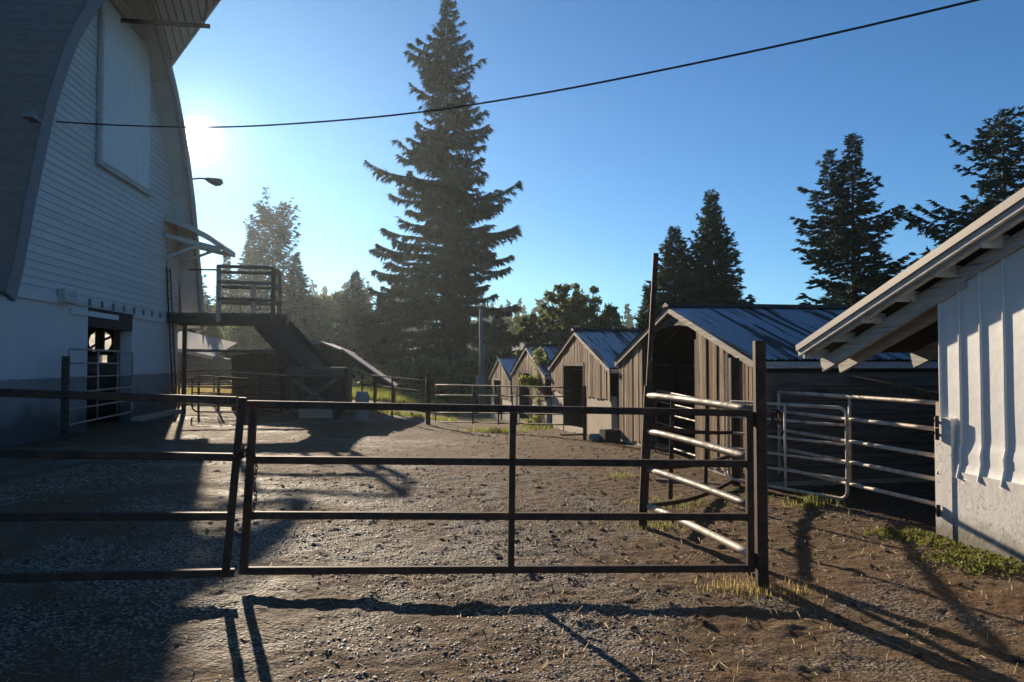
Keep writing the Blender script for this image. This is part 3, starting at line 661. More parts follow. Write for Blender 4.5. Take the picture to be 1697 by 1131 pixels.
# ------------------------------------------------------------------ calf sheds
ROOFLEN = 9.0; SH_ROT = math.radians(2.5)
sheet_mesh = {}
def corr_sheet(length, width=0.66, nc=8):
    key = (round(length, 3), width)
    if key in sheet_mesh: return sheet_mesh[key]
    v = []; f = []; n = nc*4
    for r in (0, 1):
        for i in range(n+1):
            v.append((width*i/n, r*length, 0.011*math.sin(2*math.pi*i/4)))
    k = n+1
    for i in range(n): f.append((i, i+1, k+i+1, k+i))
    v += [(a, b, c-0.003) for (a, b, c) in v]
    me = bpy.data.meshes.new('roof_sheet'); me.from_pydata(v, [], f+[tuple(2*k+q for q in g[::-1]) for g in f]); me.update(); me.materials.append(M_ROOF); sheet_mesh[key] = me; return me
def calf_shed(px, py, dist, label, zg, door, door_top, base_h, hw=3.02, apex_rel=2.64, eave_rel=1.70, conc=True, right_open=False, stripes=1):
    pk = P(px, py, d=dist)
    zg = zg if zg is not None else G(pk.x, pk.y)
    sh = thing('calf_shed', label, 'shed', (pk.x, pk.y, zg), SH_ROT, 'weathered calf sheds in a row along the yard')
    ap = pk.z-zg; sl = (apex_rel-eave_rel)/3.0; ev = ap-sl*hw; ww = hw-0.14; ox = 0.12      # wall set back behind the rake
    rz = lambda s: ap-0.11-sl*abs(s)
    # concrete foot of the front wall
    segs = [(-ww, door[0]), (door[1], ww)]
    if conc:
        for a, b in segs: MB().box(ox-0.02, ox+0.14, a, b, -0.5, base_h).build('foot_wall', M_SCONC, sh)
    # vertical boards, each clipped to the roof line
    s = -ww
    bb = base_h-0.06 if conc else 0.10
    while s < ww-0.02:
        w = RNG.uniform(0.085, 0.165); e = min(s+w, ww); mid = (s+e)/2
        ov = not (e <= door[0]+0.02 or s >= door[1]-0.02)
        z0 = (door_top+RNG.uniform(-0.01, 0.01)) if ov else bb+RNG.uniform(-0.05, 0.03)
        if right_open and ov: s = e; continue
        zt0, zt1 = rz(s), rz(e); x0 = ox-0.045+RNG.uniform(-0.012, 0.006); g = RNG.uniform(0.004, 0.013)
        if min(zt0, zt1) > z0+0.03:
            lean = RNG.uniform(-0.012, 0.012)
            MB().hexa([(x0, s+g, z0), (x0+0.024, s+g, z0), (x0+0.024, e-g, z0), (x0, e-g, z0)],
                      [(x0, s+g+lean, zt0), (x0+0.024, s+g+lean, zt0), (x0+0.024, e-g+lean, zt1), (x0, e-g+lean, zt1)]).build('board', M_WOOD, sh)
        s = e
    # side walls (near one in horizontal boards), back wall with gap under the eave
    for sg in (-1, 1):
        yw = sg*ww
        if sg < 0:
            zz = 0.05
            while zz < ev-0.25:
                h = RNG.uniform(0.17, 0.2)
                MB().box(ox+0.1+RNG.uniform(0, 0.03), ROOFLEN-0.4, yw-0.03+RNG.uniform(-0.006, 0.006), yw, zz, min(zz+h-0.01, ev-0.13)).build('plank', M_WOODX, sh); zz += h
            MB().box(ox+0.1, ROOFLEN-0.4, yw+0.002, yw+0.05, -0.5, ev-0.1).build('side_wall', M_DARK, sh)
            MB().box(ox+0.1, ROOFLEN-0.4, yw-0.06, yw+0.001, -0.5, 0.05).build('sill', M_SCONC, sh)
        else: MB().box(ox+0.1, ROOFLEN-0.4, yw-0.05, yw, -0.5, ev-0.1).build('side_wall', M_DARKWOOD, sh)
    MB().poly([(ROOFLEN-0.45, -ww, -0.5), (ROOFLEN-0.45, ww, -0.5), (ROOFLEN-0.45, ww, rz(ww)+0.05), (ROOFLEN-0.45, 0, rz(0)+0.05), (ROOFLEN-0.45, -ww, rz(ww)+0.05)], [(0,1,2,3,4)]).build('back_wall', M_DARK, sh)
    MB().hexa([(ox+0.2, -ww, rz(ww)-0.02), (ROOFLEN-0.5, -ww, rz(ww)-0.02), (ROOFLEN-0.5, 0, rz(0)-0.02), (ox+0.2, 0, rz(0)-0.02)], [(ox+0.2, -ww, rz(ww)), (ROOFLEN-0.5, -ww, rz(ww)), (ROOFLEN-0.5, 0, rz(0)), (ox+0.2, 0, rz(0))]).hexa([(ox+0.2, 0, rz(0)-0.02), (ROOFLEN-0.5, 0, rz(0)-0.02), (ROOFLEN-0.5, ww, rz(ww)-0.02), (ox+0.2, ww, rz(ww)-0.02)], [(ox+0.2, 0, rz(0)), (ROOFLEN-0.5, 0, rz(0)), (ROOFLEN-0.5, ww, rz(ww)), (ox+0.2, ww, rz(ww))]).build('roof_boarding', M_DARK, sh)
    for q in range(4): MB().box(ROOFLEN-0.5, ROOFLEN-0.4, -ww+q*1.85-0.05, -ww+q*1.85+0.1, ev-0.35, rz(-ww+q*1.85)-0.02).build('post', M_DARKWOOD, sh)
    # roof
    sloped = math.hypot(hw, sl*hw); ang = math.atan(sl); me = corr_sheet(sloped)
    n = int(ROOFLEN/0.62)
    for sg in (-1, 1):
        for i in range(n):
            o = link('roof_sheet', me, None, sh)
            if sg < 0: o.matrix_local = Matrix.Translation((i*0.62+0.64, 0, ap+0.004*(i % 2))) @ Matrix.Rotation(math.pi, 4, 'Z') @ Matrix.Rotation(-ang, 4, 'X')
            else: o.matrix_local = Matrix.Translation((i*0.62-0.02, 0, ap+0.004*(i % 2))) @ Matrix.Rotation(-ang, 4, 'X')
        MB().bar((0.03, 0.0, ap-0.075), (0.03, sg*(hw-0.01), ev-0.075), 0.035, 0.10, c=0.004).build('barge_board', M_BARGE, sh)
        for i in range(6):
            xx = 0.5+i*1.6; MB().bar((xx, 0, ap-0.09), (xx, sg*(hw-0.1), ev-0.09+0.03), 0.06, 0.13).build('rafter', M_DARKWOOD, sh)
        MB().box(0.06, ROOFLEN-0.3, sg*(hw-0.03)-0.015, sg*(hw-0.03)+0.015, ev-0.12, ev-0.03).build('eave_board', M_WHITEWOOD, sh)
    MB().hexa([(-0.03, -0.16, ap-0.02), (ROOFLEN-0.2, -0.16, ap-0.02), (ROOFLEN-0.2, 0.16, ap-0.02), (-0.03, 0.16, ap-0.02)],
              [(-0.03, -0.03, ap+0.05), (ROOFLEN-0.2, -0.03, ap+0.05), (ROOFLEN-0.2, 0.03, ap+0.05), (-0.03, 0.03, ap+0.05)]).build('ridge_cap', M_STEEL, sh)
    # door frame
    if not right_open:
        for d in door: MB().box(ox-0.06, ox+0.16, d-0.035, d+0.035, -0.3, door_top).build('door_jamb', M_DARKWOOD, sh)
        MB().box(ox-0.06, ox+0.16, door[0], door[1], door_top-0.08, door_top+0.0).build('door_head', M_DARKWOOD, sh)
        MB().box(ox-0.05, ox+0.2, door[0], door[1], -0.3, 0.12).build('door_sill', M_SCONC, sh)
    return sh, ap, ev, ww, ox, rz
# nearest shed with the open front
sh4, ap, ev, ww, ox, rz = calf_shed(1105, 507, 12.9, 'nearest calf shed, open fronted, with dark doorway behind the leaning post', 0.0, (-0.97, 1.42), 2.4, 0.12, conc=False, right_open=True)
MB().box(ox-0.02, ox+0.16, -ww, -0.97, -0.4, 0.14).build('foot_wall', M_SCONC, sh4); MB().box(ox-0.02, ox+0.16, 1.42, ww, -0.4, 0.14).build('foot_wall', M_SCONC, sh4)
for s_ in (-0.97, 1.42): MB().box(ox-0.01, ox+0.13, s_-0.07, s_+0.07, -0.2, rz(1.42)-0.06).build('post', M_DARKWOOD, sh4)
MB().box(ox-0.12, ox-0.055, -2.3, -2.2, -0.1, rz(2.25)-0.05).build('post', M_DARKWOOD, sh4)
m = MB(); pts = [(ox+0.0, 1.1*math.cos(math.pi*q/8*0.9+0.1), rz(0)-0.42+0.26*math.sin(math.pi*q/8*0.9+0.1)) for q in range(9)]
for a, b in zip(pts, pts[1:]): m.bar(a, b, 0.03, 0.14)
m.build('arched_brace', M_WOODY, sh4)
MB().box(2.0, 2.05, -1.6, 1.6, 1.50, 1.55).build('feed_rail', M_PIPE, sh4)
MB().box(5.9, 6.0, -1.2, -0.9, 0.0, 1.7).build('stall_post', M_DARKWOOD, sh4)
MB().box(4.5, 4.6, -0.5, 1.4, 0.0, 0.7).build('manger', M_DARKWOOD, sh4)
sh3 = calf_shed(950, 547, 19.0, 'second calf shed with tall dark door and pale concrete foot behind the sapling', None, (-0.72, 1.35), 1.80, 1.06)
sh2 = calf_shed(870, 573, 25.0, 'third calf shed, half hidden by the leafy sapling', None, (-0.54, 1.40), 1.80, 1.02)
sh1 = calf_shed(825, 592, 32.0, 'farthest and smallest looking calf shed beside the dark trees', None, (-0.4, 1.5), 1.72, 0.98)
# infill between second and nearest shed
fi = thing('infill_wall', 'chipboard infill with slatted gap between the two nearest sheds', 'wall', (0, 0, 0))
r4 = sh4.matrix_basis if False else Matrix.Translation(sh4.location) @ Matrix.Rotation(SH_ROT, 4, 'Z')
fi.location = r4 @ Vector((0.35, 3.0, 0)); fi.rotation_euler = (0, 0, SH_ROT)
MB().box(0.05, 0.08, -0.25, 0.55, 0.0, 1.0).build('chipboard_panel', M_OSB, fi)
for q in range(5): MB().box(0.3, 0.32, -0.2, 0.5, 1.1+q*0.11, 1.17+q*0.11).build('slat', M_WOODY, fi)
MB().box(0.04, 0.1, -0.25, -0.17, 1.0, 1.66).build('post', M_WOOD, fi); MB().box(0.04, 0.1, 0.45, 0.53, 1.0, 1.66).build('post', M_WOOD, fi)
MB().box(0.9, 1.0, -0.25, 0.55, 0.0, 1.7).build('back_board', M_DARK, fi)

# ------------------------------------------------------------------ white metal building (right)
WX = 4.95
wb = thing('metal_building', 'white sheet metal building with roof overhang on a concrete foot', 'building', (WX, 6.5, 0))
S5 = lambda: LocalMB(wb)
WY1 = 6.50
def wtop(y): return 2.36+0.352*(WY1-y)
S5().box(WX-0.06, WX+0.25, -3.0, WY1, -0.4, 0.66).build('foot_wall', M_WCONC, wb)
S5().box(WX-0.075, WX+0.06, WY1-0.2, WY1+0.02, -0.3, 1.14).build('corner_post', M_WCONC, wb)
pn = WY1; edges = [6.50, 6.24, 5.985, 5.72]
while edges[-1] > 2.0: edges.append(edges[-1]-0.262)
for a, b in zip(edges, edges[1:]):
    # dented sheet: small grid with a kicked-out foot
    v = []; f = []; nz, nyy = 26, 5
    for i in range(nz+1):
        for j in range(nyy+1):
            yy = b+(a-b)*j/nyy; tz = i/nz; zt = wtop(yy)-0.03
            zz = 0.60+(zt-0.60)*tz
            kick = -0.05*max(0, 1-(zz-0.60)/0.24)**1.2 - 0.02*math.exp(-((zz-0.84)/0.05)**2)
            dent = 0.006*float(vnoise(np.array([yy*4.0]), np.array([zz*3.0]), 77)[0])*math.exp(-max(zz-0.8, 0)*3.0)
            v.append((WX-0.012+kick+dent*(1 if 0 < j < nyy else 0.3), yy, zz+(0.012*float(vnoise(np.array([yy*9]), np.array([1.0]), 5)[0]) if i == 0 else 0)))
    for i in range(nz):
        for j in range(nyy): k = i*(nyy+1)+j; f.append((k, k+1, k+nyy+2, k+nyy+1))
    m = S5(); m.poly(v, f); m.build('sheet', M_WMETAL, wb, True)
    m = S5(); pts = []
    for i in range(15):
        zz = 0.605+(wtop(a)-0.05-0.605)*i/14 if i > 4 else 0.605+0.08*i
        kick = -0.05*max(0, 1-(zz-0.60)/0.24)**1.2 - 0.02*math.exp(-((zz-0.84)/0.05)**2)
        pts.append((WX-0.022+kick, a-0.004+0.003*math.sin(zz*9+a*30)*math.exp(-max(0, zz-0.9)*1.5), zz))
    m.sweep(pts, rect(0.018, 0.026, 0.004), upv=(1, 0, 0)); m.build('standing_seam', M_WMETAL, wb)
S5().box(WX+0.03, WX+0.2, -3.0, WY1, 0.66, 2.3).build('wall_core', M_DARK, wb)
m = S5(); m.hexa([(WX+0.03, -1, 2.3), (WX+0.2, -1, 2.3), (WX+0.2, WY1, 2.3), (WX+0.03, WY1, 2.3)], [(WX+0.03, -1, wtop(-1)-0.03), (WX+0.2, -1, wtop(-1)-0.03), (WX+0.2, WY1, wtop(WY1)-0.03), (WX+0.03, WY1, wtop(WY1)-0.03)]); m.build('wall_core', M_DARK, wb)
# roof slab, rake fascia, lookouts, end rafter
YE = 8.60; RX = 4.66
def rtop(y): return 1.80+0.325*(YE-y)+0.03
m = S5(); m.hexa([(RX+0.02, -3, rtop(-3)-0.05), (14, -3, rtop(-3)-0.05), (14, YE, rtop(YE)-0.05), (RX+0.02, YE, rtop(YE)-0.05)], [(RX+0.02, -3, rtop(-3)), (14, -3, rtop(-3)), (14, YE, rtop(YE)), (RX+0.02, YE, rtop(YE))]); m.build('roof', M_DARK, wb)  # near-black slab colour puts deep shade into the underside
m = S5(); m.bar((RX, YE+0.02, rtop(YE)-0.05), (RX, -2, rtop(-2)-0.05), 0.035, 0.10, c=0.003); m.build('fascia', M_WHITEWOOD, wb)
m = S5(); m.bar((RX-0.03, YE+0.03, rtop(YE)-0.0), (RX-0.03, -2, rtop(-2)-0.0), 0.02, 0.075, c=0.002); m.build('drip_edge', M_LAMP, wb)
m = S5(); m.bar((RX+0.06, YE, rtop(YE)-0.105), (RX+0.06, -2, rtop(-2)-0.105), 0.05, 0.05); m.build('trim_strip', M_WHITEWOOD, wb)
y = YE-0.12
while y > 1:
    m = S5(); m.box(RX+0.03, WX+0.0, y-0.02, y+0.02, rtop(y)-0.16, rtop(y)-0.052); m.build('lookout', M_WHITEWOOD, wb); y -= 0.56
m = S5(); m.bar((WX-0.02, YE-0.05, rtop(YE)-0.21), (WX-0.02, WY1-0.35, rtop(WY1-0.35)-0.21), 0.05, 0.16, c=0.004); m.build('end_rafter', M_WHITEWOOD, wb)
m = S5(); m.bar((WX+0.22, YE-0.02, rtop(YE)-0.21), (WX+0.22, 5.5, rtop(5.5)-0.21), 0.05, 0.19); m.build('rafter', M_WHITEWOOD, wb)
m = S5(); m.bar((WX-0.045, WY1+0.35, rtop(WY1+0.35)-0.17), (WX-0.045, -1, rtop(-1)-0.17), 0.02, 0.12, c=0.002); m.build('frieze_board', M_WHITEWOOD, wb)
for q in range(5):
    xx = WX+1.2+q*1.4; m = S5(); m.bar((xx, YE-0.02, rtop(YE)-0.15), (xx, 0, rtop(0)-0.15), 0.05, 0.18); m.build('rafter', M_WHITEWOOD, wb)
m = S5(); m.box(WX+0.26, 14, WY1-0.2, WY1, -0.3, 2.25); m.build('end_wall', M_DARKWOOD, wb)
m = S5(); m.box(13.9, 14, 0, 8, -0.3, 2.2); m.build('far_wall', M_DARKWOOD, wb)
m = S5(); m.bar((WX+0.3, 8.45, 1.45), (WX+1.5, 6.6, 1.05), 0.09, 0.09); m.build('brace', M_DARKWOOD, wb)

# ------------------------------------------------------------------ gates, posts and pipe fences
def lin(a, b, t): return a+(b-a)*t
class Gate:
    """rails and stiles on the plan line A-B; rail heights given at both ends"""
    def __init__(s, name, label, cat, A, B, group=None):
        s.A = Vector((A[0], A[1], 0)); s.B = Vector((B[0], B[1], 0)); s.r = thing(name, label, cat, (A[0], A[1], 0), 0, group)
        s.g = LocalMB
    def pt(s, t, z): p = s.A.lerp(s.B, t); return Vector((p.x, p.y, z))
    def rail(s, za, zb, size, mat, t0=0.0, t1=1.0, sq=False, sag=0.0, nm='rail', off=0.0):
        n = 9; o = (s.B-s.A).normalized().cross(Vector((0,0,1)))*off
        pts = [s.pt(lin(t0, t1, i/(n-1)), lin(za, zb, i/(n-1))-sag*math.sin(math.pi*i/(n-1)))+o for i in range(n)]
        m = s.g(s.r)
        if sq: m.sweep(pts, rect(size, size, size*0.12))
        else: m.tube(pts, size/2, 10)
        return m.build(nm, mat, s.r, not sq)
    def stile(s, tt, zt, tb, zb, size, mat, sq=False, nm='stile', off=0.0):
        o = (s.B-s.A).normalized().cross(Vector((0,0,1)))*off
        m = s.g(s.r); a, b = s.pt(tb, zb)+o, s.pt(tt, zt)+o
        if sq: m.sweep([a, b], rect(size, size, size*0.12), upv=(s.B-s.A).normalized())
        else: m.tube([a, b], size/2, 10)
        return m.build(nm, mat, s.r, not sq)

def XY(px, d): p = P(px, 602, d=d); return (p.x, p.y)
# big square gate post
PD = 5.50
bp = P(1262, 972, d=PD); gp = thing('gate_post', 'thick square steel gate post with its top cut flat beside the pipe rails', 'post', (bp.x, bp.y, 0))
pt_ = P(1262, 565, d=PD)
m = MB(); m.sweep([(0.005, 0, -0.3), (0.0, 0, pt_.z)], rect(0.078, 0.078, 0.008), upv=(0.13, 0.99, 0)); m.build('post_tube', M_STEEL, gp)
# front right gate
gA = XY(411, 5.13); gB = XY(1240, 5.50)
zt0, zt1 = P(411, 670, d=5.13).z, P(1240, 685, d=5.5).z; zb0, zb1 = P(411, 946, d=5.13).z, P(1240, 942, d=5.5).z
g1 = Gate('field_gate', 'long brown square tube gate in front, hinged at the thick post', 'gate', gA, gB, 'square tube gates across the front')
zm = [P(411, 762, d=5.13).z, P(411, 854, d=5.13).z]; zm1 = [P(1240, 769, d=5.5).z, P(1240, 857, d=5.5).z]
SQ = 0.050
for za, zb in ((zt0, zt1), (zm[0], zm1[0]), (zm[1], zm1[1]), (zb0, zb1)): g1.rail(za, zb, SQ, M_STEEL, sq=True, sag=0.0)
tl = (402-411)/829
g1.stile(0.012, zt0+0.02, -0.004, zb0-0.02, SQ, M_STEEL, True, off=0.003); g1.stile(1.0, zt1+0.02, 1.0, zb1-0.02, SQ, M_STEEL, True, off=0.003)
tmid = 0.506
g1.stile(tmid+0.006, lin(zt0, zt1, tmid), tmid+0.002, lin(zb0, zb1, tmid), 0.046, M_STEEL, True, off=0.002)
hy = XY(1250, 5.5)
for zz in (lin(zt0, zt1, 1)-0.05, zb1+0.05):
    m = LocalMB(g1.r); m.tube([(gB[0], gB[1], zz), (hy[0]+0.01, hy[1], zz)], 0.012, 8); m.tube([(hy[0], hy[1], zz-0.05), (hy[0], hy[1], zz+0.06)], 0.014, 8); m.build('hinge', M_STEEL, g1.r)
# front left gate
gA2 = XY(-60, 4.53); gB2 = XY(392, 4.98)
g2 = Gate('field_gate', 'front square tube gate running off the left edge of the picture', 'gate', gA2, gB2, 'square tube gates across the front')
def z2(px, py): return P(px, py, d=lin(4.53, 4.98, (px+60)/452)).z
for a, b in (((0, 651), (398, 664)), ((0, 751), (394, 758)), ((0, 856), (385, 856)), ((0, 958), (378, 950))):
    za, zb = z2(*a), z2(*b); e = (za-zb)*60/395
    g2.rail(za+e, zb, SQ, M_STEEL, sq=True)
zt, zb = z2(400, 664), z2(376, 954)
g2.stile(1.025, zt+0.02, 0.965, zb, SQ, M_STEEL, True, off=0.003); g2.stile(0.0, z2(-60, 648), 0.0, z2(-60, 962), SQ, M_STEEL, True)
# latch chain between the two gates
def chain(pts, name, label, r=0.016, w=0.0038):
    m = MB(); L = [Vector(p) for p in pts]; seg = []
    tot = sum((b-a).length for a, b in zip(L, L[1:])); n = int(tot/(r*1.7)); 
    def at(s):
        for a, b in zip(L, L[1:]):
            l = (b-a).length
            if s <= l: return a.lerp(b, s/l), (b-a).normalized()
            s -= l
        return L[-1], (L[-1]-L[-2]).normalized()
    for i in range(n):
        c, t = at(tot*(i+0.5)/n); u = t.orthogonal().normalized(); v = t.cross(u); q = u if i % 2 else v
        ring = [c+t*r*1.15*math.cos(2*math.pi*k/10)+q*r*0.62*math.sin(2*math.pi*k/10) for k in range(11)]
        m.sweep(ring, circ(w, 5), caps=False, upv=tuple(t.cross(q)))
    o = m.build(name, M_STEEL, None, True); return tag(o, label, 'chain')
c0 = P(392, 752, d=4.93); c1 = P(415, 752, d=5.06); c2 = P(424, 768, d=5.02)
lp_ = []
for k in range(40):
    a = 2*math.pi*k/13; p = c0.lerp(c1, 0.5+0.62*math.cos(a)); lp_.append(p+Vector((0, 0.0, 0.035*math.sin(k*0.55)))+f0*(0.05*math.sin(a)))
chain(lp_, 'chain', 'rusty chain wrapped round the meeting ends of the front gates')
hang = [P(421, 752, d=5.02), P(425, 775, d=5.03), P(421, 800, d=5.03), P(424, 825, d=5.03), P(419, 848, d=5.04)]
chain(hang, 'chain', 'loose chain tail hanging down beside the front gate stile')
cc = P(1287, 692, d=5.46); chain([cc+Vector((0.03*math.cos(a), 0.02*math.sin(a*2), 0.045*math.sin(a)+0.02*math.sin(3*a))) for a in np.linspace(0, 12, 40)], 'chain', 'small bunch of chain on the side of the thick gate post')

# tall leaning post
lb_ = P(1062, 872, d=7.55); lt_ = P(1087, 420, d=7.45); lz = GZ(lb_.x, lb_.y)
lp2 = thing('leaning_post', 'tall thin steel post leaning to the right before the open shed', 'post', (lb_.x, lb_.y, 0))
md_ = P(1075, 640, d=7.5)
m = LocalMB(lp2); m.sweep([(lb_.x, lb_.y, lz-0.3), md_], rect(0.085, 0.075, 0.007), upv=(0.2, 1, 0)); m.build('post_base', M_STEEL, lp2)
m = LocalMB(lp2); m.sweep([md_, lt_], rect(0.052, 0.052, 0.005), upv=(0.2, 1, 0)); m.build('post_top', M_STEEL, lp2)
wp = P(1078, 585, d=7.42); chain([wp+Vector((0.02*math.sin(k), -0.02, -k*0.025)) for k in range(9)], 'chain', 'short chain dangling from the tall leaning post', 0.013)
# pipe rails from leaning post to gate post
pf = Gate('pipe_fence', 'four shiny pipe rails from the leaning post to the gate post', 'fence', XY(1072, 7.5), XY(1255, 5.53))
for (ya, yb, mt) in ((655, 681, M_PIPE), (714, 763, M_PIPE), (777, 843, M_PIPE), (838, 926, M_RUSTPIPE)):
    pf.rail(P(1072, ya, d=7.5).z, P(1255, yb, d=5.53).z, 0.062, mt, t0=0.02, t1=0.99, sag=-0.008)
# buckled dark gate from leaning post to shed corner
bg_ = Gate('bent_gate', 'buckled dark steel gate standing open between leaning post and shed', 'gate', XY(1074, 7.6), XY(1214, 10.1))
for (ya, yb, sg) in ((660, 676, -0.05), (706, 717, 0.03), (775, 754, 0.05), (838, 796, 0.07)):
    bg_.rail(P(1074, ya, d=7.6).z, P(1214, yb, d=10.1).z, 0.045, M_STEEL, sq=True, sag=sg)
def tpx(px): 
    best = 0
    for i in range(101):
        t = i/100; p = bg_.pt(t, 1.0)
        v = p-Vector((0, 0, H)); q = 848.5+F*v.dot(RT)/v.dot(f0)
        if q < px: best = t
    return best
for px in (1115, 1172): t = tpx(px); bg_.stile(t, lin(P(1074, 660, d=7.6).z, P(1214, 676, d=10.1).z, t), t-0.03, lin(0.2, 0.1, t), 0.04, M_STEEL, True, off=0.004)
bg_.stile(1.0, 1.05, 1.0, 0.06, 0.045, M_STEEL, True)
# shed corner gate post
sp = thing('fence_post', 'dark post at the corner of the open calf shed', 'post', (*XY(1216, 10.15), 0)); MB().sweep([(0, 0, -0.3), (0, 0, 1.72)], rect(0.12, 0.11, 0.01), upv=(0, 1, 0)).build('post_tube', M_STEEL, sp)
# tube panel A
def tube_panel(name, label, A, B, tops, bots, zs, stiles, mat, r=0.038, corner=0.10, group=None, foot=True):
    """rounded tube frame with inner rails; tops/bots heights at A and B"""
    g = Gate(name, label, 'gate', A, B, group); Ln = (g.B-g.A).length; c = corner/Ln
    pts = []
    def arc(t, z, st, sz, a0):
        for k in range(6):
            a = a0+math.pi/2*k/5; pts.append(g.pt(t+c*st*1.0+c*math.cos(a), z+sz*corner+corner*math.sin(a)))
    arc(0, tops[0], 1, -1, math.pi); pts_tl = pts; pts2 = []
    # loop: start bottom-left going up
    loop = [g.pt(0, bots[0]+corner), g.pt(0, tops[0]-corner)]
    for k in range(1, 6): a = math.pi-math.pi/2*k/5; loop.append(g.pt(c+c*math.cos(a), tops[0]-corner+corner*math.sin(a)))
    for k in range(6): a = math.pi/2-math.pi/2*k/5; loop.append(g.pt(1-c+c*math.cos(a), tops[1]-corner+corner*math.sin(a)))
    for k in range(6): a = -math.pi/2*k/5; loop.append(g.pt(1-c+c*math.cos(a), bots[1]+corner+corner*math.sin(a)))
    for k in range(6): a = -math.pi/2-math.pi/2*k/5; loop.append(g.pt(c+c*math.cos(a), bots[0]+corner+corner*math.sin(a)))
    nv = (g.B-g.A).normalized().cross(Vector((0, 0, 1)))
    m = LocalMB(g.r); m.sweep(loop, circ(r/2, 8), upv=tuple(nv)); m.build('frame', mat, g.r, True)
    for f in zs: g.rail(lin(bots[0], tops[0], f), lin(bots[1], tops[1], f), r*0.85, mat)
    for t in stiles: g.stile(t, lin(tops[0], tops[1], t), t, lin(bots[0], bots[1], t), r*0.8, mat, off=0.004)
    return g
pA = tube_panel('tube_gate', 'cream tube gate with rounded corners standing right of the thick post', XY(1206, 10.05), XY(1402, 8.55),
                (1.135, 1.135), (0.10, 0.09), (0.22, 0.40, 0.60, 0.81), (0.52,), M_RUSTPIPE, 0.040)
m = LocalMB(pA.r); q = Vector((*XY(1386, 8.65), 0)); m.tube([(q.x, q.y, 0.10), (q.x+0.02, q.y, 0.03), (q.x-0.02, q.y, -0.02), (q.x-0.08, q.y, -0.03)], 0.012, 6); m.build('foot', M_RUSTPIPE, pA.r)
# gate B to the white wall
pB = Gate('pipe_gate', 'five rail rusty pipe gate hinged on the white wall', 'gate', XY(1290, 10.0), XY(1556, 7.25))
zA = lambda py: P(1290, py, d=10.0).z; zB = lambda py: P(1556, py, d=7.25).z
for a, b in ((650, 668), (682, 712), (712, 757), (743, 796), (775, 838)): pB.rail(zA(a), zB(b), 0.044, M_RUSTPIPE)
pB.stile(0.0, zA(648), 0.0, zA(785), 0.04, M_RUSTPIPE); pB.stile(1.0, zB(666), 1.0, zB(842), 0.055, M_RUSTPIPE, True); pB.stile(0.52, lin(zA(650), zB(668), 0.52), 0.52, lin(zA(775), zB(838), 0.52), 0.034, M_RUSTPIPE)
wl_ = Vector((*XY(1556, 7.25), 0))
for py in (695, 715, 838):
    zz = zB(py); m = LocalMB(pB.r); m.bar((wl_.x, wl_.y, zz), (WX-0.08, WY1-0.02, zz), 0.05, 0.025); m.tube([(WX-0.1, WY1-0.05, zz-0.06), (WX-0.1, WY1-0.05, zz+0.05)], 0.018, 8); m.build('hinge', M_STEEL, pB.r)
# bright tube gate inside the open shed front
def SL(s, z, dx=0.30): return r4 @ Vector((dx, s, z))
q1, q2 = SL(1.35, 0), SL(-0.90, 0)
pC = tube_panel('tube_gate', 'galvanized tube gate closing the dark mouth of the nearest shed', (q1.x-0.0, q1.y), (q2.x, q2.y), (1.13, 1.05), (0.12, 0.10), (0.2, 0.4, 0.6, 0.8), (0.38,), M_PIPE, 0.042)
# tube gate before barn door
ba, bb2 = P(113, 660, x=BX+0.5), P(219, 640, x=BX+0.28)
pD = tube_panel('tube_gate', 'grey tube gate across the barn doorway', (ba.x, ba.y), (bb2.x, bb2.y), (P(115, 578, x=BX+0.5).z, P(219, 584, x=BX+0.28).z), (0.30, 0.32), (0.2, 0.42, 0.62, 0.81), (0.4, 0.72), M_GALV, 0.05)
m = LocalMB(pD.r); m.box(ba.x-0.08, ba.x+0.04, ba.y-0.16, ba.y-0.04, -0.1, 1.80); m.build('post', M_DARKWOOD, pD.r)

# corral panels left of centre
def fence(name, label, A, B, hts, nposts, mat, r=0.04, post_h=1.3, postr=0.06, group=None):
    g = Gate(name, label, 'fence', A, B, group); ga, gb = G(*A), G(*B)
    for h in hts: g.rail(ga+h, gb+h, r, mat)
    for i in range(nposts):
        t = i/(nposts-1); zg = lin(ga, gb, t); g.stile(t, zg+post_h, t, zg-0.2, postr, mat, nm='post')
    return g
f1 = fence('pipe_fence', 'dark pipe corral fence running right from the barn corner', (P(296, 680, y=26.9).x, 26.9), (P(466, 680, y=25.4).x, 25.4), (0.25, 0.55, 0.85, 1.12, 1.40), 6, M_STEEL, 0.06, 1.44, 0.08)
f1.rail(1.38, 1.22, 0.05, M_GALV, 0.42, 1.2, off=0.07)
tube_panel('tube_gate', 'dark tube gate with rounded corners leaning on the corral fence', (P(318, 690, y=24.6).x, 24.6), (P(470, 690, y=23.9).x, 23.9), (P(318, 623, y=24.6).z, P(470, 632, y=23.9).z), (0.12, 0.1), (0.18, 0.36, 0.54, 0.70, 0.86), (0.28, 0.66), M_STEEL, 0.05, 0.2)
f2 = fence('pipe_fence', 'second dark corral fence behind the rounded tube gate', (P(305, 660, y=31).x, 31), (P(500, 660, y=31).x, 31), (0.4, 0.8, 1.2), 5, M_STEEL, 0.05, 1.3, 0.07)
